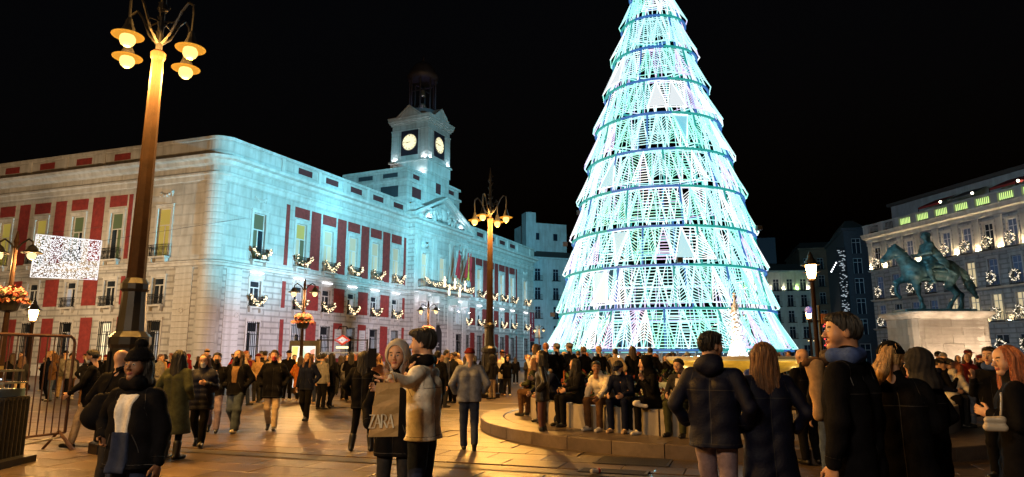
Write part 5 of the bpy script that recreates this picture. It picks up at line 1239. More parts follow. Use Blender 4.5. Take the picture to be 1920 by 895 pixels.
def hair_mesh(kind,res):
    key=(kind,res)
    if key in _HC: return _HC[key]
    pr=[('e',(0,.02,.032),(.086,.106,.099))]; k=.03; cut_z=-.055; face=((0,-.105,-.045),(.07,.078,.105))
    if kind=='short': pr+=[('e',(0,-.015,.08),(.076,.088,.055))]
    if kind=='quiff': pr+=[('e',(0,-.035,.095),(.08,.085,.05)),('e',(.0,.03,.075),(.086,.09,.068))]
    if kind in('long','longwavy'):
        cut_z=-.5; pr+=[('c',(.05,.045,.02),(.065,.075,-.3),.062,.05),('c',(-.05,.045,.02),(-.065,.075,-.3),.062,.05),('c',(0,.06,0),(0,.085,-.34),.06,.05),('c',(.078,-.005,.0),(.092,-.03,-.24),.026,.034),('c',(-.078,-.005,.0),(-.092,-.03,-.24),.026,.034)]
    if kind=='bob': cut_z=-.5; pr+=[('c',(.06,.03,.0),(.075,.03,-.12),.05,.045),('c',(-.06,.03,.0),(-.075,.03,-.12),.05,.045),('c',(0,.06,0),(0,.07,-.12),.06,.05)]
    if kind=='bun': pr+=[('e',(0,.06,.13),(.05,.05,.045))]
    if kind=='pony': cut_z=-.5; pr+=[('c',(0,.11,.05),(.05,.19,-.1),.045,.06),('c',(.05,.19,-.1),(.09,.2,-.2),.06,.03)]
    if kind=='beanie': pr=[('e',(0,.014,.045),(.093,.113,.1))]; cut_z=.036; face=None
    if kind=='pombeanie': pr=[('e',(0,.014,.05),(.095,.114,.108)),('e',(0,.02,.18),(.05,.05,.046))]; cut_z=.042; face=None; k=.01
    if kind=='cap': pr=[('e',(0,.014,.045),(.092,.113,.09)),('e',(0,-.13,.035),(.06,.06,.012))]; cut_z=.02; face=None
    if kind=='hood': pr=[('e',(0,.035,.02),(.125,.135,.15)),('c',(0,.06,-.12),(0,.08,-.18),.11,.12)]; cut_z=-.22; face=((0,-.1,-.01),(.083,.15,.12))
    if kind=='furhood': pr=[('e',(0,.03,.02),(.13,.13,.15)),('c',(0,.06,-.12),(0,.08,-.18),.12,.13)]; cut_z=-.22; face=((0,-.1,-.01),(.078,.15,.118))
    lo,hi=prim_bounds(pr); lo[2]=max(lo[2],cut_z); o,P=grid_for(lo,hi,res); d=d_union(P,pr,k)
    an=np.arctan2(P[...,0],P[...,1]+.02)
    if kind in ('short','quiff','long','longwavy','bob','bun','pony','furhood'):
        d=d+.0028*np.sin(an*21+P[...,2]*18+1.5*np.sin(P[...,2]*16))+.0018*np.sin(an*47+P[...,2]*40)+.003*np.sin(P[...,2]*30+an*5)*np.cos(an*7)
    if kind=='furhood': d=d+.008*np.sin(P[...,0]*90)*np.sin(P[...,2]*95)*(P[...,1]<.0)
    if kind in('beanie','pombeanie'): d=d+.0025*np.sin(an*34)-.007*((P[...,2]<.07)&(P[...,2]>0))
    if face: d=smax(d,-d_ell(P,*face),.012)
    if cut_z>-.3:
        cz=cut_z+ (.138*np.clip((.05-P[...,1])/.13,0,1) if kind in('short','quiff') else 0)
        d=np.maximum(d,cz-P[...,2])
    _HC[key]=surfnet(d,o,res); return _HC[key]
def mask_mesh(res):
    key=('mask',res)
    if key in _HC: return _HC[key]
    pr=[('c',(0,-.03,-.025),(0,-.058,-.078),.072,.048),('e',(0,-.095,-.02),(.03,.03,.04))]; lo,hi=prim_bounds(pr); o,P=grid_for(lo,hi,res); d=d_union(P,pr,.03)
    d=np.maximum(d,P[...,2]+.003-.0*P[...,1]); d=np.maximum(d,-.112-P[...,2]); d=np.maximum(d,P[...,1]+.028)
    _HC[key]=surfnet(d,o,res); return _HC[key]
def hand_mesh(curl,res):
    key=('hand',round(curl,2),res)
    if key in _HC: return _HC[key]
    pr=[('c',(0,0,.05),(0,0,-.015),.027,.026),('e',(0,.002,-.048),(.019,.041,.05))]
    for y,L,b in ((-.03,.07,.1),(-.0095,.078,.05),(.0115,.072,.0),(.0315,.056,-.08)):
        p=np.array((0,y,-.085)); a=curl*.5
        for s,r0,r1 in ((.42,.0098,.009),(.32,.009,.0083),(.26,.0083,.007)):
            q=p+np.array((-math.sin(a),-b*.25,-math.cos(a)))*L*s*1.05; pr.append(('c',p,q,r0,r1)); p=q; a+=curl*.75
    pr+=[('c',(-.004,-.03,-.025),(-.016,-.058,-.06),.014,.0115),('c',(-.016,-.058,-.06),(-.024,-.064,-.092),.011,.009)]
    v,f=solid(pr,res,.006 if res<.01 else .012); _HC[key]=(v,f); return _HC[key]
from mathutils.bvhtree import BVHTree
def hits(bvh,pairs,off=.0):
    out=[]
    for a,b in pairs:
        a=Vector(a); d=(Vector(b)-a).normalized(); h=bvh.ray_cast(a,d,2.0)
        if h[0] is not None: out.append(np.array(h[0]-d*off))
    return out
def polyline(m,pts,r,jump=.09):
    for a,b in zip(pts,pts[1:]):
        if np.linalg.norm(a-b)<jump: m.bar(a,b,r*2,n=3)
def strands(v,f,hc,R,hs,kind,count,seed):
    '''loose hair: fine strands following the hair surface downwards'''
    rr=random.Random(seed); bvh=BVHTree.FromPolygons([tuple(p) for p in v],[tuple(int(i) for i in q) for q in f]); m=MB()
    lo=-.36 if kind in('long','longwavy') else -.16 if kind=='bob' else -.05
    for k in range(count):
        th=rr.uniform(0,2*PI); dr=rr.uniform(-.5,.5); z0=.128-abs(rr.gauss(0,.03)); z1=lo+rr.uniform(-.05,.03); off=rr.uniform(.0,.0035)+(.006 if rr.random()<.12 else 0); pts=[]; n=11
        for i in range(n+1):
            t=i/n; z=z0+(z1-z0)*t; a=th+dr*t*.25+.05*math.sin(t*7+k); d=np.array((math.cos(a),math.sin(a),.0))
            c=np.array((0,.02,z if z<.05 else .05)); src=np.array((0,.02,0))+d*.4+np.array((0,0,z if z<.05 else .05+(z-.05)*6))
            w0=R@(src*hs)+hc; w1=R@(c*hs)+hc; h=bvh.ray_cast(Vector(w0),Vector(w1-w0).normalized(),1.)
            if h[0] is None: 
                if len(pts)>2: break
                continue
            pts.append(np.array(h[0])+unit(w0-w1)*off)
        polyline(m,pts,.0016,.08)
    return m
ARMS={'down':((.07,.03,-.28),(.02,-.05,-.25)),'pocket':((.13,.08,-.25),(-.06,-.15,-.16)),'phone':((.07,.0,-.27),(-.13,-.2,.07)),'hip':((.2,.06,-.2),(-.13,-.11,-.13)),'swingf':((.05,-.13,-.25),(-.01,-.19,-.17)),'swingb':((.07,.13,-.25),(.02,.03,-.25)),
 'lap':((.06,-.1,-.25),(-.09,-.22,-.05)),'low':((.05,-.16,-.22),(-.03,-.15,-.2)),'up':((.06,-.08,-.26),(-.08,-.12,.2)),'forward':((.04,-.22,-.16),(-.02,-.24,.02)),'knee':((.05,-.17,-.21),(-.02,-.2,-.14)),'cross':((.09,-.02,-.27),(-.2,-.17,.03)),'side':((.18,.03,-.2),(.16,-.08,-.12))}
def unit(a): a=np.asarray(a,float); return a/max(np.linalg.norm(a),1e-9)
def rot_zyx(yaw,pitch,roll=0): return np.array(Matrix.Rotation(yaw,3,'Z')@Matrix.Rotation(pitch,3,'X')@Matrix.Rotation(roll,3,'Y'))
def person(x,y,rz,label=None,h=1.72,stance='stand',stride=.5,lean=0.,side=0.,arms=('down','down'),head=(0,0),top='jacket',topm=None,topc=None,hem=.82,bulk=1.,flare=0.,legs='trousers',legm=None,shoe='black',boot=False,hair='short',hairc='dark',hat=None,hatm=None,mask=None,scarf=None,skin=0,res=.02,z=0.,seat=.46,group=None,hands=True,curl=(.55,.55),hood=False,hdir=(None,None),fur=None,name='person',spread=.1,knee=.44,shin=0.0,crossed=False,inner=None,quilt=False,seed=None,lodlo=False,bib=None):
    s=h/1.75; sd=(seed if seed is not None else random.random()*20)
    rt_=empty(name,(x,y,z),rz)
    if label: tag(rt_,label,'person',group)
    inv=np.array((Matrix.Translation((x,y,z))@RZ(rz)).inverted())
    fine=res<=.0145; hres=.0068 if fine else (.011 if res<=.024 else .018); hi_head=.0062 if fine else (.0095 if res<=.024 else .017)
    # joints
    if stance=='sit':
        pz=seat+.11; pel=np.array((0,0,pz)); L={}
        for i,sg in ((0,1),(1,-1)):
            hp=np.array((sg*.09,0,pz)); kn=np.array((sg*(.09+spread*.6),-knee,pz+.0)); an=np.array((sg*(.08+spread*.55),-knee+.02-shin,.085))
            if crossed and i==0: kn=np.array((.02,-knee,pz+.1)); an=np.array((-.1,-knee-.12,pz-.25))
            L[i]=(hp,kn,an)
    else:
        pz=.93*s; pel=np.array((0,0,pz)); L={}
        for i,sg in ((0,1),(1,-1)):
            hp=np.array((sg*.09*s,0,pz))
            if stance=='walk':
                ph=stride*(1 if i==0 else -1)
                if ph>0: kn=np.array((sg*.095,-.2*ph-.02,.5*s)); an=np.array((sg*.085,-.38*ph+.02,.085))
                else: kn=np.array((sg*.095,.06*-ph-.05,.49*s)); an=np.array((sg*.085,.52*-ph,.085+.2*-ph))
            else: kn=np.array((sg*(.09+spread*.1),-.025,.49*s)); an=np.array((sg*(.085+spread*.25),.02,.085))
            L[i]=(hp,kn,an)
    ax=np.array((math.sin(side),-math.sin(lean)*math.cos(side),math.cos(lean)*math.cos(side))); fw=np.array((0,-math.cos(lean),-math.sin(lean)))
    X=unit(np.cross(fw,ax))*-1; X=X if X[0]>0 else -X
    tl=.50*s; chest=pel+ax*tl*.72; sh=pel+ax*tl; nk=pel+ax*(tl+.07*s)
    hp0=nk+ax*.155*s+fw*.025; hc=hp0
    A={}
    for i,sg in ((0,1),(1,-1)):
        S=sh+X*sg*.185*s-ax*.02; a=arms[i]
        if isinstance(a,tuple) and a[0]=='w': e=(inv@np.array((*a[1],1)))[:3]; w=(inv@np.array((*a[2],1)))[:3]
        else:
            a=ARMS[a] if isinstance(a,str) else a
            f=lambda q: np.array((sg*q[0],q[1],q[2]))*s
            if stance!='sit' or lean<.2: e=S+f(a[0]); w=e+f(a[1])
            else:
                e=S+f(a[0]); w=e+f(a[1])
        A[i]=(S,e,w)
    def add(nm,vf,mats,parent=None,smooth=True):
        v,f=vf[0],vf[1]
        if len(f)==0: return None
        return obj(nm,np_mesh(nm,v,f,vf[2] if len(vf)>2 else None,smooth),mats,parent or rt_)
    # body: torso core, head and hands as one skin mesh
    parts=[]
    core=[('c',pel,chest,.085,.09),('c',A[0][0],A[1][0],.05,.05),('c',chest,nk,.08,.05)]
    for i in (0,1):
        core+=[('c',L[i][0],L[i][1],.065,.045),('c',L[i][1],L[i][2],.045,.035),('c',A[i][0],A[i][1],.036,.032),('c',A[i][1],A[i][2],.03,.024)]
    v,f=solid([(p[0],*p[1:]) for p in core],.036 if res<.03 else .05,.03); parts.append((v,f,np.zeros(len(f),int)))
    R=rot_zyx(head[0],head[1]); hs=s**.5
    v,f,mi=head_mesh(hi_head); parts.append((v*hs@R.T+hc,f,mi))
    if hands:
        for i,sg in ((0,1),(1,-1)):
            if arms[i]=='pocket': continue
            S,e,w=A[i]; d=(unit(inv[:3,:3]@np.asarray(hdir[i],float)) if hdir[i] is not None else unit(w-e)); zz=-d; ref=np.array((0,-1.,0)) if abs(d[1])<.8 else np.array((0,0,1.))
            yy=-unit(ref-(ref@d)*d); xx=np.cross(yy,zz); M=np.stack((xx,yy,zz),1)
            v,f=hand_mesh(curl[i],hres); v=v.copy()
            if sg<0: v[:,0]*=-1; f=f[:,::-1]
            parts.append((v*s@M.T+w+d*.0,f,np.zeros(len(f),int)))
    V_=[];F_=[];M_=[];n=0
    for v,f,mi in parts: V_.append(v);F_.append(f+n);M_.append(mi);n+=len(v)
    add('body',(np.concatenate(V_),np.concatenate(F_),np.concatenate(M_)),[SKIN[skin],EYEW,EYED,LIPM,BROW])
    # top
    b=bulk; tm=topm or CL[topc or 'black']; qt=(.095,.013) if quilt else None
    up=.008 if top in('sweater',) else .02 if top!='puffer' else .028
    hz_=hem*s if stance!='sit' else pz-.1
    tp=[]
    fl=flare*.7+(.006 if top!='sweater' else 0)
    for sg in (1,-1):
        bot=pel+X*sg*.075; bot2=np.array((bot[0],bot[1],min(hz_,bot[2]-.02)))
        tp+=[('c',bot,chest+X*sg*.085*s,(.1+up)*b,(.104+up)*b,qt)]
        if stance!='sit': tp+=[('c',bot2,bot,(.1+up+fl)*b,(.1+up)*b,qt)]
        else: tp+=[('c',bot-np.array((0,0,.04)),bot,(.115+up)*b,(.1+up)*b,qt)]
    tp+=[('c',sh+X*.13*s-ax*.02,sh-X*.13*s-ax*.02,(.05+up)*b,(.05+up)*b),('c',nk-ax*.06,nk+ax*.025,.068+up*.3,.06+up*.5)]
    if hood: tp+=[('e',nk-fw*.09-ax*.01,(.13,.085,.085)),('e',nk-fw*.07+ax*.04,(.11,.08,.06))]
    for i in (0,1):
        S,e,w=A[i]; we=w-unit(w-e)*.015
        tp+=[('c',S,e,(.054+up*.6)*b,(.043+up*.6)*b,qt),('c',e,we,(.043+up*.6)*b,(.034+up*.5)*b,qt)]
    if stance=='sit' and top in('coat','puffer','jacket'):
        for i in (0,1): tp.append(('c',L[i][0],L[i][0]+(L[i][1]-L[i][0])*(.75 if top=='coat' else .3),.11*b,.1*b))
    cut=[('z>',hz_)] if stance!='sit' else None
    tv=solid(tp,res,.022,cut,wr=(.0055 if not quilt else .003)*(1.1 if fine else 1) if res<.03 else 0,seed=sd,wf=19 if fine else 15); to=add(top,tv,[tm])
    if res<.02 and to is not None:
        bvh=BVHTree.FromPolygons([tuple(p) for p in tv[0]],[tuple(int(i) for i in q) for q in tv[1]]); sm_=MB(); rr=random.Random(int(sd*10))
        def line(fn,n,r=.003):
            P=hits(bvh,[fn(k/n) for k in range(n+1)],-.001+r*.3); polyline(sm_,P,r)
        base=np.array((pel[0],pel[1],max(hz_+.03,pel[2]-.5))) if stance!='sit' else pel; topz=sh-ax*.04
        line(lambda t:((base+(topz-base)*t)-fw*.6,(base+(topz-base)*t)),26)                       # centre back seam
        if not inner: line(lambda t:((base+(topz-base)*t)+fw*.6+X*.008,(base+(topz-base)*t)+X*.008),26,.0042)   # zip
        yk=pel+ax*.36*s; line(lambda t:(yk+X*(.2-.4*t)*s-fw*.6,yk+X*(.2-.4*t)*s),18)              # yoke
        if stance!='sit':
            hb=np.array((pel[0],pel[1],hz_+.035)); line(lambda t:(hb+np.array((math.cos(t*2*PI),math.sin(t*2*PI),0))*.7,hb),34)   # hem
            pk=np.array((pel[0],pel[1],min(pel[2]+.08,hz_+.2)))
            for e_ in (1,-1): line(lambda t:(pk+X*e_*(.1+.05*t)+fw*.6+ax*(.09-.13*t),pk+X*e_*(.1+.05*t)+ax*(.09-.13*t)),8,.004)
        for i in (0,1):
            S,e,w=A[i]; dd=unit(w-e); u_=unit(np.cross(dd,(0.3,.5,.8))); v_=np.cross(dd,u_); c_=w-dd*.05
            line(lambda t:(c_+(u_*math.cos(t*2*PI)+v_*math.sin(t*2*PI))*.2,c_),14)               # cuff
            dd=unit(X*(1 if i==0 else -1)*.9+ax*.25); u_=unit(np.cross(dd,(0.,1,.2))); v_=np.cross(dd,u_); c_=S-X*(1 if i==0 else -1)*.035
            line(lambda t:(c_+(u_*math.cos(t*2*PI)+v_*math.sin(t*2*PI))*.3,c_),18)               # armhole
        if sm_.v: sq_=sm_.build('seams',SEAM_L if max(tm.node_tree.nodes['Color Ramp'].color_ramp.elements[0].color[:3])<.06 else SEAM_D,to); sq_['kind']='stuff'
    if inner: # lighter front showing between open jacket fronts
        def patch(w0,w1,t0,t1,off,nm,mt):
            def post(P,d):
                r=P-pel.astype(np.float32); hx=np.abs(r@X.astype(np.float32)); ha=(r@ax.astype(np.float32)); fr_=(r@fw.astype(np.float32)); t=np.clip((ha-t0)/(t1-t0),0,1)
                d=np.maximum(d-off,hx-(w0+(w1-w0)*t)); d=np.maximum(d,t0-ha); d=np.maximum(d,ha-t1); return np.maximum(d,.03-fr_)
            body_=[p for p in tp[:4]]+[tp[4]]
            v,f=solid(body_,min(res,.014),.022,None,wr=.003,seed=sd,post=post); add(nm,(v,f),[mt])
        patch(.05,.085,.14*s,.5*s,.012,'shirt_front',inner)
        if bib: patch(.085,.075,-.12*s,.2*s,.018,'dungarees',bib)
    # legs
    lm=CL[legm or 'charcoal'] if not hasattr(legm,'name') else legm
    r1,r2,r3={'trousers':(.098,.072,.062),'wide':(.108,.092,.09),'leggings':(.088,.06,.045),'bare':(.085,.058,.042),'skirt':(.086,.056,.042)}[legs]
    lp=[('c',pel-X*.06,pel+X*.06,.1,.1)]
    for i in (0,1): 
        hp,kn,an=L[i]; lp+=[('c',hp,kn,r1,r2),('c',kn,an+(np.array((0,0,.0))),r2,r3)]
    add('trousers' if legs in('trousers','wide') else 'leggings',solid(lp,res,.025,[('z>',.06)],wr=.004 if res<.03 and legs in('trousers','wide') else 0,seed=sd+3,wf=17),[lm])
    if legs=='skirt': add('skirt',solid([('c',pel+X*.06,L[0][0]+(L[0][1]-L[0][0])*.6,.14,.15),('c',pel-X*.06,L[1][0]+(L[1][1]-L[1][0])*.6,.14,.15)],res,.05,wr=.004,seed=sd),[CL['black']])
    # shoes
    sm=SHO[shoe]
    for i,sg in ((0,1),(1,-1)):
        hp,kn,an=L[i]; down=unit(an-kn); f2=np.array((sg*.12,-1.,0)); tip=-.0
        if stance=='walk' and an[1]>.1: f2=np.array((sg*.05,-.8,-.75))
        if stance=='walk' and an[1]<-.05: f2=np.array((sg*.08,-1.,.12))
        if stance=='sit' and crossed and i==0: f2=np.array((-.2,-.9,-.25))
        f2=unit(f2); heel=an-f2*.035+np.array((0,0,-.042)); toe=an+f2*.15+np.array((0,0,-.048))
        pr=[('c',heel,toe,.042,.038),('c',an+f2*.03-np.array((0,0,.02)),an+np.array((0,0,.02)),.045,.047)]
        if boot: pr+=[('c',an,an+(kn-an)*(.45 if boot is True else boot),.055,.065)]
        add('boot' if boot else 'shoe',solid(pr,min(res,.024),.02,[('z>',.0)] ),[sm])
    # hair / hat / mask / scarf
    hrn=hi_head if fine else max(hi_head,.011)
    def put(vf): v,f=vf; return (v*hs@R.T+hc,f)
    if hair:
        hv=put(hair_mesh(hair,hrn)); ho=add('hair',hv,[HAIR[hairc]])
        if res<.02:
            m_=strands(hv[0],hv[1],hc,R,hs,hair,170 if fine else 70,int(sd*7))
            if m_.v: q_=m_.build('hair_strands',STRAND[hairc],ho); q_['kind']='stuff'
    if hat: add('hat' if 'hood' not in hat else 'hood',put(hair_mesh(hat,hrn)),[fur if (hat=='furhood' and fur) else (hatm or CL['black'])])
    if mask: add('face_mask',put(mask_mesh(hrn)),[MASKM[mask]])
    if scarf is not None:
        c=nk+ax*.02; add('scarf',solid([('c',c+X*.05-fw*.03,c+X*.05+fw*.06,.05,.052),('c',c-X*.05-fw*.03,c-X*.05+fw*.06,.05,.052),('c',c-X*.06+fw*.07,c+X*.06+fw*.07,.048,.048),('c',c-X*.05-fw*.05,c+X*.05-fw*.05,.048,.048)],min(res,.018),.03,wr=.006,seed=sd),[scarf])
    rt_['h']=0; del rt_['h']
    return rt_,{'A':A,'L':L,'nk':nk,'sh':sh,'pel':pel,'fw':fw,'X':X,'ax':ax,'hc':hc}
def wpt(px,py,D):
    x=(px-960)/FPX; y=(447.5-py)/FPX; d=np.array((x,math.cos(PITCH)-y*math.sin(PITCH),math.sin(PITCH)+y*math.cos(PITCH))); return np.array((0,0,EYE))+d*D/d[1]
def bag_obj(name,prims,res,m,label,x,y,rz,z=0,strap=None,cat='bag',k=.02,group=None,wr=.004):
    e=empty(name,(x,y,z),rz); tag(e,label,cat,group); v,f=solid(prims,res,k,wr=wr); obj('bag_body',np_mesh('bag_body',v,f),m,e)
    if strap: MB().tube(strap,.008,6).build('strap',m,e,smooth=True)
    return e
D2R=math.radians
# ---------------------------------------------------------------- foreground figures
HI=.0135
# man in the cream jacket taking the picture, seen from behind his left side
mx_,my_=xat(797,6.1),6.1
person(mx_,my_,D2R(-104),'man in a cream jacket holding up a phone, brown bag on his arm',h=1.81,arms=(('w',wpt(768,717,5.86),wpt(729,708,5.62)),'forward'),head=(D2R(4),D2R(3)),top='jacket',topm=CL['cream'],hem=.86,bulk=1.02,flare=.03,legs='trousers',legm='dkdenim',hair='quiff',hairc='black',res=HI,curl=(.6,.8),hdir=(np.array((-.68,-.1,.66)),None),scarf=CL['black'],seed=2)
e=empty('phone',tuple(wpt(698,671,5.5)),D2R(-18)); tag(e,'black phone held up by the man in the cream jacket','phone')
MB().box(-.037,.037,-.004,.004,-.075,.075).build('phone_case',mat('phone_black',(.01,.01,.012),.2),e); MB().box(-.033,.033,.0042,.005,-.07,.07).build('phone_screen',emit('phone_glow',(.5,.6,.8),.25,False),e); MB().box(.012,.03,-.0075,-.0042,.045,.068).build('camera_bump',MATS['phone_black'],e)
# brown paper carrier
cb_=wpt(720,768,5.5); bg=empty('shopping_bag',(cb_[0],cb_[1],cb_[2]-.205),D2R(10)); bg.scale=(1.18,1.18,1.22); tag(bg,'tall brown paper shopping bag with pale capital letters','bag')
PAP=mat('brown_paper',(.5,.31,.12),.6,var=.18,scale=9,bump=.5,bscale=14)
m=MB(); W0,W1,DP=.098,.078,.05
nr=9
for i in range(nr+1):
    t=i/nr; w=W0+(W1-W0)*t; dp=DP*(1-.55*t); sx=.024*t; wob=.004*math.sin(i*2.1)
    m.v+=[(-w+sx+wob,-dp,.34*t),(0+sx,-dp-.006*math.sin(i*1.7),.34*t),(w+sx,-dp+wob,.34*t),(w+sx,dp,.34*t),(0+sx,dp+.004,.34*t),(-w+sx,dp,.34*t)]
for i in range(nr):
    for j in range(6): q=(j+1)%6; m.f.append((i*6+j,i*6+q,(i+1)*6+q,(i+1)*6+j)); m.m.append(0)
m.f.append((5,4,3,2,1,0)); m.m.append(0); m.build('bag_body',PAP,bg)
for s in (-1,1): MB().tube([(-.03+.024,s*.022,.335),(-.02+.024,s*.018,.4),(.02+.024,s*.018,.4),(.05+.024,s*.022,.335)],.004,5).build('handle',PAP,bg)
LT=mat('pale_print',(.85,.78,.6),.6)
def letter(ch,x,z,w,hh):
    m=MB(); y=-.0575; T1=.0035; T2=.011
    def st(x0,z0,x1,z1,t): 
        a=(x+x0*w,z+z0*hh); b=(x+x1*w,z+z1*hh); yy=lambda zz: -.0575+.0275*(zz/.34); m.quad((a[0]-t/2,yy(a[1]),a[1]),(a[0]+t/2,yy(a[1]),a[1]),(b[0]+t/2,yy(b[1]),b[1]),(b[0]-t/2,yy(b[1]),b[1]))
    if ch=='A': st(0,0,.5,1,T1); st(1,0,.5,1,T2); st(.2,.36,.75,.4,T1); m.quad((x+.2*w,y+.008,z+.34*hh),(x+.75*w,y+.008,z+.34*hh),(x+.75*w,y+.008,z+.38*hh),(x+.2*w,y+.008,z+.38*hh))
    if ch=='R':
        st(.12,0,.12,1,T2); st(.5,.5,1.0,0,T2)
        P=[(.15,1),(.6,.98),(.82,.85),(.85,.73),(.78,.6),(.55,.5),(.15,.49)]
        for p,q in zip(P,P[1:]): m.bar((x+p[0]*w,-.0575+.0275*((z+p[1]*hh)/.34),z+p[1]*hh),(x+q[0]*w,-.0575+.0275*((z+q[1]*hh)/.34),z+q[1]*hh),.011,.008)
    if ch=='Z': st(.1,0,.9,1,T2); m.quad((x+.1*w,y+.018,z+.94*hh),(x+.9*w,y+.018,z+.94*hh),(x+.9*w,y+.018,z+hh),(x+.1*w,y+.018,z+hh)); m.quad((x+.1*w,y,z),(x+.9*w,y,z),(x+.9*w,y,z+.05*hh),(x+.1*w,y,z+.05*hh))
    for i,(a,b,c) in enumerate(m.v): m.v[i]=(a,-.0585+.0275*(c/.34)-.003,c)
    m.build('letter',LT,bg)
for ch,x0 in (('Z',-.098),('A',-.06),('R',-.018),('A',.024)): letter(ch,x0,.055,.042,.085)
# woman beside him, grey hood, her hand on his cheek
wx_=xat(746,6.45)
person(wx_,6.45,D2R(-8),'woman in a pale grey hood pressed beside the man in cream',h=1.7,arms=(('w',wpt(782,730,6.35),wpt(768,694,6.05)),'pocket'),head=(D2R(2),D2R(2)),top='coat',topc='black',hem=.72,legs='leggings',legm='charcoal',boot=True,hair='long',hairc='brown',hat='hood',hatm=mat('grey_jersey',(.3,.3,.31),.85,var=.15),res=HI,curl=(.35,.6),hdir=(np.array((.45,0,.8)),None),seed=5)
# woman at the left in dark jacket over white top
lx=xat(265,5.3)
r_,J=person(lx,5.3,D2R(-14),'smiling woman in dark jacket over white top, large beret-like hat',h=1.62,arms=('down','hip'),head=(D2R(4),0),top='jacket',topc='black',hem=.84,bulk=1.04,flare=.03,legs='trousers',legm='dkdenim',hair='bob',hairc='black',hat='pombeanie',hatm=CL['black'],scarf=CL['black'],skin=2,res=HI,inner=CL['white'],bib=CL['dkdenim'],seed=8)
p=wpt(192,775,5.4); bag_obj('shoulder_bag',[('c',(-.08,0,.1),(.08,0,.08),.12,.12),('c',(-.07,0,.2),(.07,0,.22),.07,.07)],.016,CL['black'],'large black shoulder bag beside the woman with the white top',p[0],p[1]+.1,D2R(20),p[2]-.12,[(-.06,0,.26),(.0,0,.42),(.1,-.02,.5)])
# couple seen from behind
px_=xat(1333,6.0)
person(px_,6.0,D2R(150),'man in dark navy hooded parka seen from behind, greyish jeans',h=1.79,stance='walk',stride=.5,arms=('pocket','pocket'),head=(D2R(-38),0),top='coat',topm=NYL['navy'],hem=.82,bulk=1.1,flare=.03,legs='trousers',legm='mauve',hair='short',hairc='black',hood=True,res=HI,seed=11)
person(xat(1432,6.0),6.0,D2R(176),'woman with long fair brown hair in a long navy padded coat, back turned',h=1.7,arms=('pocket','pocket'),top='coat',topm=NYL['navy'],hem=.5,bulk=1.06,flare=.05,legs='leggings',legm='black',boot=True,hair='longwavy',hairc='brown',res=HI,seed=13)
# tall man in black
person(xat(1590,4.5),4.5,D2R(-140),'tall man in a long black coat with blue collar, face turned left',h=1.86,arms=('down','down'),head=(D2R(35),0),top='coat',topc='black',hem=.5,bulk=1.14,flare=.06,legs='trousers',legm='black',hair='short',hairc='black',skin=1,scarf=CL['blue'],res=HI,seed=17)
p=wpt(1531,735,4.6); e=empty('folded_coat',(p[0],p[1],p[2]),D2R(10)); tag(e,'camel coloured folded coat hanging from the tall man\'s arm','coat')
v,f=solid([('c',(.0,0,.17),(.005,0,-.16),.058,.03)],.012,.02,wr=.006,wf=20); obj('coat_cloth',np_mesh('coat_cloth',v,f),CL['camel'],e)
v,f=solid([('c',(-.05,0,.19),(.06,0,.2),.035,.035)],.01,.02,wr=.008,wf=50); obj('fur_trim',np_mesh('fur_trim',v,f),CL['brown'],e)
# woman with ponytail and dark hat
person(xat(1672,5.3),5.3,D2R(160),'woman in black coat with blond ponytail under a dark hat, back turned',h=1.68,stance='walk',stride=.4,arms=('pocket','phone'),head=(D2R(-20),0),top='coat',topc='black',hem=.55,bulk=1.15,flare=.1,legs='wide',legm='mauve',shoe='white',hair='pony',hairc='blond',hat='beanie',hatm=CL['black'],res=HI,seed=19)
person(xat(1722,6.2),6.2,D2R(-150),'person in a black coat with dark fur hood beside the ponytailed woman',h=1.62,arms=('pocket','pocket'),top='coat',topc='black',hem=.6,bulk=1.15,legs='trousers',legm='black',hair='short',hairc='black',hat='furhood',fur=CL['charcoal'],res=.018,seed=23)
# woman at the right edge
r_,J=person(xat(1893,5.6),5.6,D2R(-120),'woman with long auburn hair and black coat at the right edge',h=1.66,arms=('phone','down'),head=(D2R(25),D2R(8)),top='coat',topc='black',hem=.5,bulk=1.12,flare=.05,legs='leggings',legm='black',boot=True,hair='long',hairc='auburn',res=HI,seed=29)
p=wpt(1866,792,5.35); bag_obj('handbag',[('c',(-.05,0,.01),(.05,0,.01),.032,.032),('c',(-.045,0,.07),(.045,0,.07),.03,.03)],.01,mat('cream_leather',(.55,.48,.38),.35,var=.08),'small cream handbag hanging from the auburn-haired woman\'s shoulder',p[0],p[1],D2R(-30),p[2]-.05,[(.04,0,.1),(.06,.05,.2),(.07,.1,.27)])
p=wpt(1905,684,5.0); e=empty('beret',(p[0],p[1],p[2])); tag(e,'dark flat hat above the auburn hair at the right edge','hat')
bpy.data.objects.remove(e)
# person by the barrier, back turned, bald head
person(xat(226,8.6),8.6,D2R(170),'dark-coated person with close-cropped head behind the hatted woman',h=1.66,arms=('pocket','pocket'),top='coat',topc='black',hem=.6,bulk=1.1,hair=None,skin=0,res=.02,legm='charcoal')
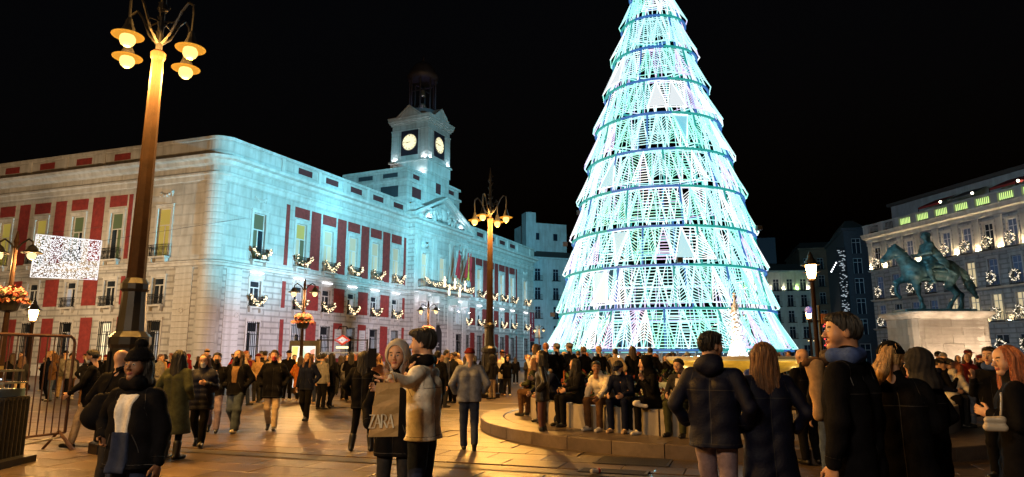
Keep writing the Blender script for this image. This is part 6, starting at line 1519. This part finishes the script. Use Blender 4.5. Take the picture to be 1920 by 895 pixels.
# ---------------------------------------------------------------- walkers in the middle ground
def at_feet(px,py): return ground_at(px,py)
MID=[
 (158,838,-60,'man in black coat and white mask walking beside the barrier',dict(h=1.7,stance='walk',stride=.6,arms=('swingf','swingb'),top='coat',topc='black',hem=.72,bulk=1.1,legm='beige',mask='white',hair='short',hairc='black',head=(D2R(-20),.1))),
 (320,862,165,'person in long dark green coat and long dark hair, back turned',dict(h=1.68,arms=('pocket','pocket'),top='coat',topc='olive',hem=.42,bulk=1.1,flare=.09,legs='leggings',legm='black',boot=True,hair='long',hairc='black')),
 (371,838,8,'woman in navy padded coat and white mask looking at her phone',dict(h=1.62,stance='walk',stride=.4,arms=('phone','down'),top='puffer',topm=NYL['navy'],hem=.7,bulk=1.12,quilt=True,legm='black',mask='white',hair='bob',hairc='brown',hood=True,head=(0,.3))),
 (397,812,20,'person in black jacket and grey trousers behind the phone-gazing woman',dict(h=1.66,stance='walk',stride=.5,arms=('pocket','pocket'),top='jacket',topc='black',legm='mauve',hair='short',hairc='black',mask='black')),
 (438,812,-6,'long-haired walker in open black jacket, tan top and blue jeans',dict(h=1.72,stance='walk',stride=.45,arms=('pocket','pocket'),top='jacket',topc='black',hem=.8,bulk=1.1,legs='wide',legm='denim',shoe='white',hair='long',hairc='dark',mask='black',inner=CL['tan'])),
 (507,808,10,'walker in bulky black coat, beige trousers and red mask',dict(h=1.72,stance='walk',stride=.35,arms=('pocket','pocket'),top='coat',topc='black',hem=.72,bulk=1.22,legm='beige',mask='red',hair='short',hairc='dark',shoe='black')),
 (572,790,-15,'long-haired person in dark checked jacket standing near the advertising panel',dict(h=1.68,stance='walk',stride=.3,arms=('pocket','down'),top='jacket',topc='navy',hem=.8,legm='black',hair='long',hairc='brown',boot=.3)),
 (618,766,150,'dark figure with long black hair walking towards the metro entrance',dict(h=1.7,stance='walk',stride=.3,arms=('pocket','pocket'),top='coat',topc='black',hem=.7,legm='black',hair='long',hairc='black')),
 (601,768,150,'person in pale jacket beside the dark long-haired figure',dict(h=1.68,arms=('down','down'),top='jacket',topc='grey',legm='black',hair='short',hairc='black')),
 (677,846,178,'slim person in black with long dark hair, left of the picture-taking couple',dict(h=1.68,arms=('pocket','pocket'),top='coat',topc='black',hem=.74,bulk=1.08,legs='leggings',legm='black',boot=True,hair='long',hairc='black',spread=.35)),
 (818,786,172,'person in long black coat walking away behind the cream-jacketed man',dict(h=1.72,stance='walk',stride=.3,arms=('swingf','down'),top='coat',topc='black',hem=.62,bulk=1.12,legm='black',hair='short',hairc='black')),
 (879,845,186,'man in faded denim jacket and maroon beanie walking away',dict(h=1.72,stance='walk',stride=.35,arms=('pocket','pocket'),top='jacket',topm=CL['paledenim'],hem=.84,bulk=1.12,legm='dkdenim',hair=None,hat='beanie',hatm=CL['maroon'])),
 (1018,829,-100,'woman in black leather jacket and high boots standing at the kerb',dict(h=1.7,arms=('pocket','phone'),top='jacket',topm=LEA,hem=.78,bulk=1.05,legs='leggings',legm=mat('sheer_tights',(.1,.035,.025),.5),boot=True,hair='long',hairc='black')),
 (548,742,30,'person in yellow jacket in the crowd before the stone corner',dict(h=1.66,arms=('phone','down'),top='jacket',topc='yellow',legm='brown',hair='short',hairc='black')),
 (492,752,-150,'tall man in dark jacket standing behind the red-masked walker',dict(h=1.8,arms=('pocket','pocket'),top='jacket',topc='charcoal',legm='dkdenim',hair='short',hairc='black')),
 (702,752,100,'person in dark coat just left of the raised phone',dict(h=1.7,arms=('pocket','pocket'),top='coat',topc='brown',legm='dkdenim',hair='short',hairc='black')),
 (298,742,-20,'person in tan jacket before the side facade, right of the lamp base',dict(h=1.68,arms=('down','pocket'),top='jacket',topc='camel',legm='black',hair='bob',hairc='dark')),
 (735,742,170,'person in grey hooded jacket farther back, right of the metro sign',dict(h=1.7,arms=('down','down'),top='jacket',topc='grey',legm='black',hair=None,hat='hood',hatm=CL['grey'])),
]
for (fx,fy,rd,lab,kw) in MID:
    gx,gy=at_feet(fx,fy); person(gx,gy,D2R(rd),lab,res=.0185,**kw)
# ---------------------------------------------------------------- sitters around the fountain
def sitter(px,R_,label,face=0,zz=.2,kw=None,res=.0185):
    """sit on the bench ring where it is seen at px; faces outward plus an offset"""
    lo,hi=None,None; best=None
    for k in range(720):
        a=-PI+PI*k/720*1.0; x=FC[0]+R_*math.cos(a); y=FC[1]+R_*math.sin(a)
        q=960+FPX*x/(y*.9845)
        if best is None or abs(q-px)<best[0]: best=(abs(q-px),a,x,y)
    _,a,x,y=best
    out=math.atan2(math.sin(a),math.cos(a)); rz=out+PI/2+D2R(face)
    kk=dict(stance='sit',seat=.46); kk.update(kw or {})
    return person(x,y,rz,label,z=zz,res=res,**kk)
SIT=[
 (962,4.5,'sitter in olive jacket and brown trousers at the left end of the bench',-35,dict(h=1.7,arms=('lap','lap'),lean=.15,top='jacket',topc='olive',legm='brown',hair='long',hairc='brown',shoe='black')),
 (985,4.4,'sitter in black coat with crossed leg near the left bench end',-30,dict(h=1.72,arms=('lap','down'),lean=-.05,top='coat',topc='black',legm='brown',hair='short',hairc='black',crossed=True,shoe='beige')),
 (1048,4.35,'hooded sitter leaning forward behind the woman in high boots',0,dict(h=1.7,arms=('knee','knee'),lean=.5,top='jacket',topc='navy',legm='black',hair='short',hairc='black',scarf=CL['camel'],head=(0,.3))),
 (1086,4.4,'sitter with long black hair and dark clothes, face lifted to the left',-15,dict(h=1.66,arms=('lap','lap'),lean=.12,top='jacket',topc='black',legm='black',hair='long',hairc='black',head=(D2R(-45),-.1),shoe='black')),
 (1134,4.45,'sitter in cream padded jacket bending forward, head turned right',5,dict(h=1.68,arms=('knee',((.05,-.1,-.26),(.0,-.1,-.25))),lean=.42,top='puffer',topm=NYL['cream'],quilt=True,legm='brown',hair='short',hairc='black',skin=2,head=(D2R(35),.1),shoe='white')),
 (1172,4.4,'sitter in navy jacket and cap beside the cream padded jacket',10,dict(h=1.72,arms=('lap','lap'),lean=.45,top='jacket',topc='navy',legm='navy',hair='short',hairc='black',hat='cap',hatm=CL['navy'],mask='white',head=(0,.5),shoe='beige')),
 (1222,4.4,'sitter in dark hooded coat with white trainers facing left',-35,dict(h=1.74,arms=('up','lap'),lean=.2,top='coat',topc='black',legm='black',hair=None,hat='hood',hatm=CL['black'],head=(D2R(-20),.15),shoe='white')),
 (1280,4.4,'man in dark suit jacket sitting with a white plastic bag',-12,dict(h=1.7,arms=('knee','lap'),lean=.25,top='jacket',topc='charcoal',legm='olive',hair='short',hairc='black',inner=CL['white'],head=(D2R(-5),.1),shoe='black')),
 (1790,4.5,'young woman in cream padded jacket and jeans sitting with beige boots',40,dict(h=1.66,arms=('low','lap'),lean=.45,top='puffer',topm=NYL['white'],quilt=True,bulk=1.12,legm='paledenim',hair='long',hairc='auburn',head=(D2R(25),.2),shoe='beige',boot=.35,hood=True)),
 (1838,4.35,'man in dark coat sitting right of the cream padded jacket',10,dict(h=1.72,arms=('lap','up'),lean=.3,top='coat',topc='black',legm='charcoal',hair='short',hairc='black',head=(D2R(-20),.25))),
 (1752,4.4,'dark sitter bending over a white parcel, left of the cream jacket',20,dict(h=1.7,arms=('lap','lap'),lean=.45,top='jacket',topc='black',legm='black',hair='short',hairc='dark',head=(0,.4))),
 (1880,4.3,'sitter in navy jacket and cap at the right end of the bench',-10,dict(h=1.7,arms=('lap','lap'),lean=.2,top='jacket',topc='navy',legm='black',hair='short',hairc='dark',hat='cap',hatm=CL['black'],head=(0,.2))),
]
for px,R_,lab,fc,kw in SIT: sitter(px,R_,lab,fc,.2,kw)
# things with the sitters
p=wpt(1291,800,12.0); g=ground_at(1291,818,.2); bag_obj('plastic_bag',[('c',(-.06,0,.12),(.06,0,.12),.1,.1),('c',(0,0,.22),(0,0,.42),.1,.025)],.016,mat('white_plastic',(.62,.6,.58),.35,var=.1,bump=.6,bscale=25),'white plastic carrier bag at the feet of the suited sitter',g[0],g[1],0,.2,wr=.01)
g=ground_at(1060,797,.2); bag_obj('backpack',[('c',(-.14,0,.12),(.14,0,.1),.11,.1),('c',(-.08,.02,.18),(.1,.02,.16),.08,.07)],.018,NYL['navy'],'dark blue backpack lying on the granite step',g[0],g[1],.2,.2)
p=wpt(1198,757,12.55); bag_obj('paper_parcel',[('c',(-.1,0,0),(.1,0,-.04),.04,.035),('c',(-.08,0,.03),(-.02,0,.05),.04,.03)],.014,CL['white'],'crumpled white paper parcel on the capped sitter\'s lap',p[0],p[1]-.15,0,p[2],cat='parcel',wr=.008)
# people on the step to the right
for px,D,rd,zz,lab,kw in [
 (1506,10.6,-160,0.,'bald man in black standing by the fountain step',dict(h=1.7,arms=('cross','cross'),top='jacket',topc='black',bulk=1.15,legm='black',hair=None)),
 (1420,11.0,180,.0,'person in bright blue padded jacket beyond the fair-haired woman',dict(h=1.66,arms=('pocket','pocket'),top='puffer',topm=mat('nylon_blue',(.02,.05,.3),.4),quilt=True,hem=.8,legm='black',hair='short',hairc='black',shoe='beige')),
 (1551,9.0,170,.0,'person in dark clothes and white shoes partly behind the tall man',dict(h=1.66,arms=('down','down'),top='jacket',topc='black',legm='denim',hair='short',hairc='dark',shoe='white')),
 (1858,9.2,-60,0.,'man with dark hair and blue scarf in profile near the auburn hair',dict(h=1.7,arms=('pocket','up'),top='coat',topc='black',legm='black',hair='short',hairc='black',scarf=CL['blue'])),
 (1730,17.0,160,0.,'person in red jacket behind the cream padded jacket',dict(h=1.6,arms=('pocket','pocket'),top='jacket',topc='red',legm='black',hair='short',hairc='brown')),
 (1768,18.5,10,0.,'person in red coat and grey beanie before the pedestal',dict(h=1.68,arms=('phone','pocket'),top='coat',topc='red',legm='black',hair=None,hat='beanie',hatm=CL['grey'])),
 (1812,18.0,-20,0.,'person in maroon jacket with dark curly hair before the pedestal',dict(h=1.66,arms=('pocket','pocket'),top='jacket',topc='maroon',legm='black',hair='bob',hairc='dark')),
 (1838,19.5,30,0.,'person in a dark cap and black mask before the pedestal corner',dict(h=1.64,arms=('pocket','pocket'),top='jacket',topc='black',legm='black',hair='short',hairc='black',hat='cap',hatm=CL['maroon'],mask='black')),
 (1888,21.0,0,0.,'person in dark coat near the pedestal right corner',dict(h=1.64,arms=('pocket','pocket'),top='coat',topc='charcoal',legm='black',hair='short',hairc='black',mask='white')),
]:
    person(xat(px,D),D,D2R(rd),lab,z=zz,res=.0185 if D<12 else .024,**kw)
# ================================================================ the crowd farther back
PROT=[]
specs=[dict(h=1.72,arms=('pocket','pocket'),top='coat',hem=.7,hair='short'),dict(h=1.64,arms=('phone','down'),top='jacket',hem=.8,hair='long'),dict(h=1.76,stance='walk',stride=.5,arms=('swingf','swingb'),top='jacket',hem=.82,hair='short'),
 dict(h=1.62,arms=('pocket','phone'),top='coat',hem=.6,hair='bob'),dict(h=1.7,arms=('down','pocket'),top='puffer',hem=.8,bulk=1.12,hair='short',quilt=True),dict(h=1.66,stance='walk',stride=.4,arms=('pocket','swingb'),top='coat',hem=.55,hair='long',flare=.05),
 dict(h=1.74,arms=('cross','cross'),top='jacket',hem=.82,hair=None,hat='beanie'),dict(h=1.66,arms=('pocket','pocket'),top='jacket',hem=.8,hair=None,hat='hood'),dict(h=1.68,arms=('up','pocket'),top='jacket',hem=.8,hair='long'),dict(h=1.78,arms=('pocket','pocket'),top='coat',hem=.65,hair='short',hat='cap')]
for k,sp_ in enumerate(specs):
    r_,_=person(0,-60-k,0,None,res=.031,hands=True,topc='black',**sp_); PROT.append(r_)
TOPS=['black']*9+['charcoal']*4+['navy']*4+['brown','olive','maroon','grey','grey','camel','beige','red','denim','cream','white','pink','orange']
LEGC=['black','black','dkdenim','dkdenim','charcoal','denim','brown','beige']
HATC=['black','grey','maroon','navy']
SEEN=set()
COLN={'black':'black','charcoal':'charcoal grey','navy':'navy','brown':'brown','olive':'olive','maroon':'maroon','grey':'grey','camel':'camel','beige':'beige','red':'red','denim':'denim blue','cream':'cream','white':'white','pink':'pink','orange':'orange'}
LAND=[(0,60,'behind the left end of the metal barrier'),(60,150,'seen through the metal barrier'),(150,205,'between the barrier and the big lamp base'),(205,285,'behind the big lamp base'),(285,345,'below the yellow-lit window of the side facade'),(345,400,'before the rounded stone corner'),(400,450,'just right of the rounded stone corner'),(450,510,'below the first barred window'),(510,560,'left of the advertising panel'),(560,600,'by the advertising panel'),(600,650,'under the red diamond sign'),(650,700,'right of the red diamond sign'),(700,760,'behind the raised phone'),(760,830,'behind the man in cream'),(830,880,'below the entrance balcony'),(880,915,'left of the middle lamp post'),(915,960,'right of the middle lamp post'),(960,1010,'below the red hanging banner'),(1010,1060,'left of the tree legs'),(1060,1110,'before the left tree legs'),(1110,1160,'before the tree, behind the cream padded sitter'),(1160,1210,'before the tree, behind the capped sitter'),(1210,1275,'before the middle of the tree base'),(1275,1400,'before the right tree legs'),(1400,1520,'beyond the fountain bowl'),(1520,1640,'in the gap right of the lantern lamp'),(1640,1700,'left of the pedestal'),(1700,1850,'in front of the pedestal'),(1850,1921,'right of the pedestal')]
def where(px):
    for a,b,t in LAND:
        if a<=px<b: return t
    return 'in the square'
rc=random.Random(99)
def crowd(px,D,rot=None,top=None,zz=0.):
    k=rc.randrange(len(PROT)); src=PROT[k]; tc=top or rc.choice(TOPS); lc_=rc.choice(LEGC); hc_=rc.choice(['black','black','dark','dark','brown','auburn','blond'])
    hn={'long':'long-haired ','bob':'bob-haired ','short':'','beanie':'','hood':''}.get(specs[k].get('hair') or '','')
    hatn={'beanie':' in a beanie','hood':' with hood up','cap':' in a cap'}.get(specs[k].get('hat') or '','')
    garment={'coat':'coat','jacket':'jacket','puffer':'padded jacket'}[specs[k]['top']]
    dist='near ' if D<24 else '' if D<34 else 'distant '
    base=f'{dist}{hn}person{hatn} in {COLN[tc]} {garment} {where(px)}'; lab=base; n=0
    extras=['with '+lc_.replace('dkdenim','dark denim').replace('denim','denim')+' trousers','leftish one','farther one','nearer one','rightmost such','half hidden one','leftmost such','middle one']
    if lab in SEEN:
        lab=base+', '+{'black':'black','dkdenim':'dark jeans','charcoal':'charcoal','denim':'blue jeans','brown':'brown','beige':'beige'}[lc_]+(' trousers' if 'denim' not in lc_ else '')
    if lab in SEEN:
        for t in ('smaller figure of the two','turned away','half hidden by others','at the back','at the front','facing the building','facing the tree'):
            if lab+', '+t not in SEEN: lab=lab+', '+t; break
    words_=lab.split()
    if len(words_)>16: lab=' '.join(words_[:16])
    SEEN.add(lab)
    root=copy_tree(src); root.location=(xat(px,D),D,zz); root.rotation_euler=(0,0,rot if rot is not None else rc.uniform(0,2*PI)); s=rc.uniform(.95,1.05); root.scale=(s,s,s)
    tag(root,lab,'person','people in the crowd')
    for ch in root.children:
        nm=ch.name.split('.')[0]; m=None
        if nm in('coat','jacket','puffer','sweater'): m=CL[tc]
        elif nm in('trousers','leggings'): m=CL[lc_]
        elif nm=='hair': m=HAIR[hc_]
        elif nm in('hat',): m=CL[rc.choice(HATC)]
        elif nm=='hood': m=CL[tc]
        elif nm in('shoe','boot'): m=SHO[rc.choice(['black','black','white','beige'])]
        if m is not None: ch.material_slots[0].link='OBJECT'; ch.material_slots[0].material=m
    return root
placed=[]
def try_crowd(px,D,sep=.55,**k):
    X=xat(px,D)
    if any((X-a)**2+(D-b)**2<sep*sep for a,b in placed): return
    if math.hypot(X-FC[0],D-FC[1])<FR+.2 or math.hypot(X-TC[0],D-TC[1])<7.6: return
    if abs(X+.92)<.7 and abs(D-27.6)<.7: return
    placed.append((X,D)); crowd(px,D,**k)
for k in range(165): # before the building
    px=rc.uniform(170,1010); D=rc.choice((rc.uniform(22,30),rc.uniform(28,44),rc.uniform(30,48)))
    if D<26 and px<300: continue
    if xat(px,D)<-22.5+ (0): D=min(D,40)
    try_crowd(px,D)
for k in range(16): try_crowd(rc.uniform(5,200),rc.uniform(22,34))
for k in range(46): try_crowd(rc.uniform(1040,1290),rc.uniform(23.2,30.5),rot=rc.choice((None,PI)),sep=.5)
for k in range(14): try_crowd(rc.uniform(1290,1640),rc.uniform(24.5,31))
for k in range(20): try_crowd(rc.uniform(1640,1915),rc.uniform(20.5,27.0),top=rc.choice((None,'maroon','red','black')))
# seated and standing on the far side of the fountain ring
for k,a in enumerate(np.linspace(PI*.55,PI*.86,9)):
    x=FC[0]+4.95*math.cos(a); y=FC[1]+4.95*math.sin(a); crowd(960+FPX*x/(y*.9845),y,rot=rc.choice((PI,a+PI/2,a-PI/2)),zz=.2)
for r_ in PROT:
    for ch in list(r_.children): bpy.data.objects.remove(ch)
    bpy.data.objects.remove(r_)
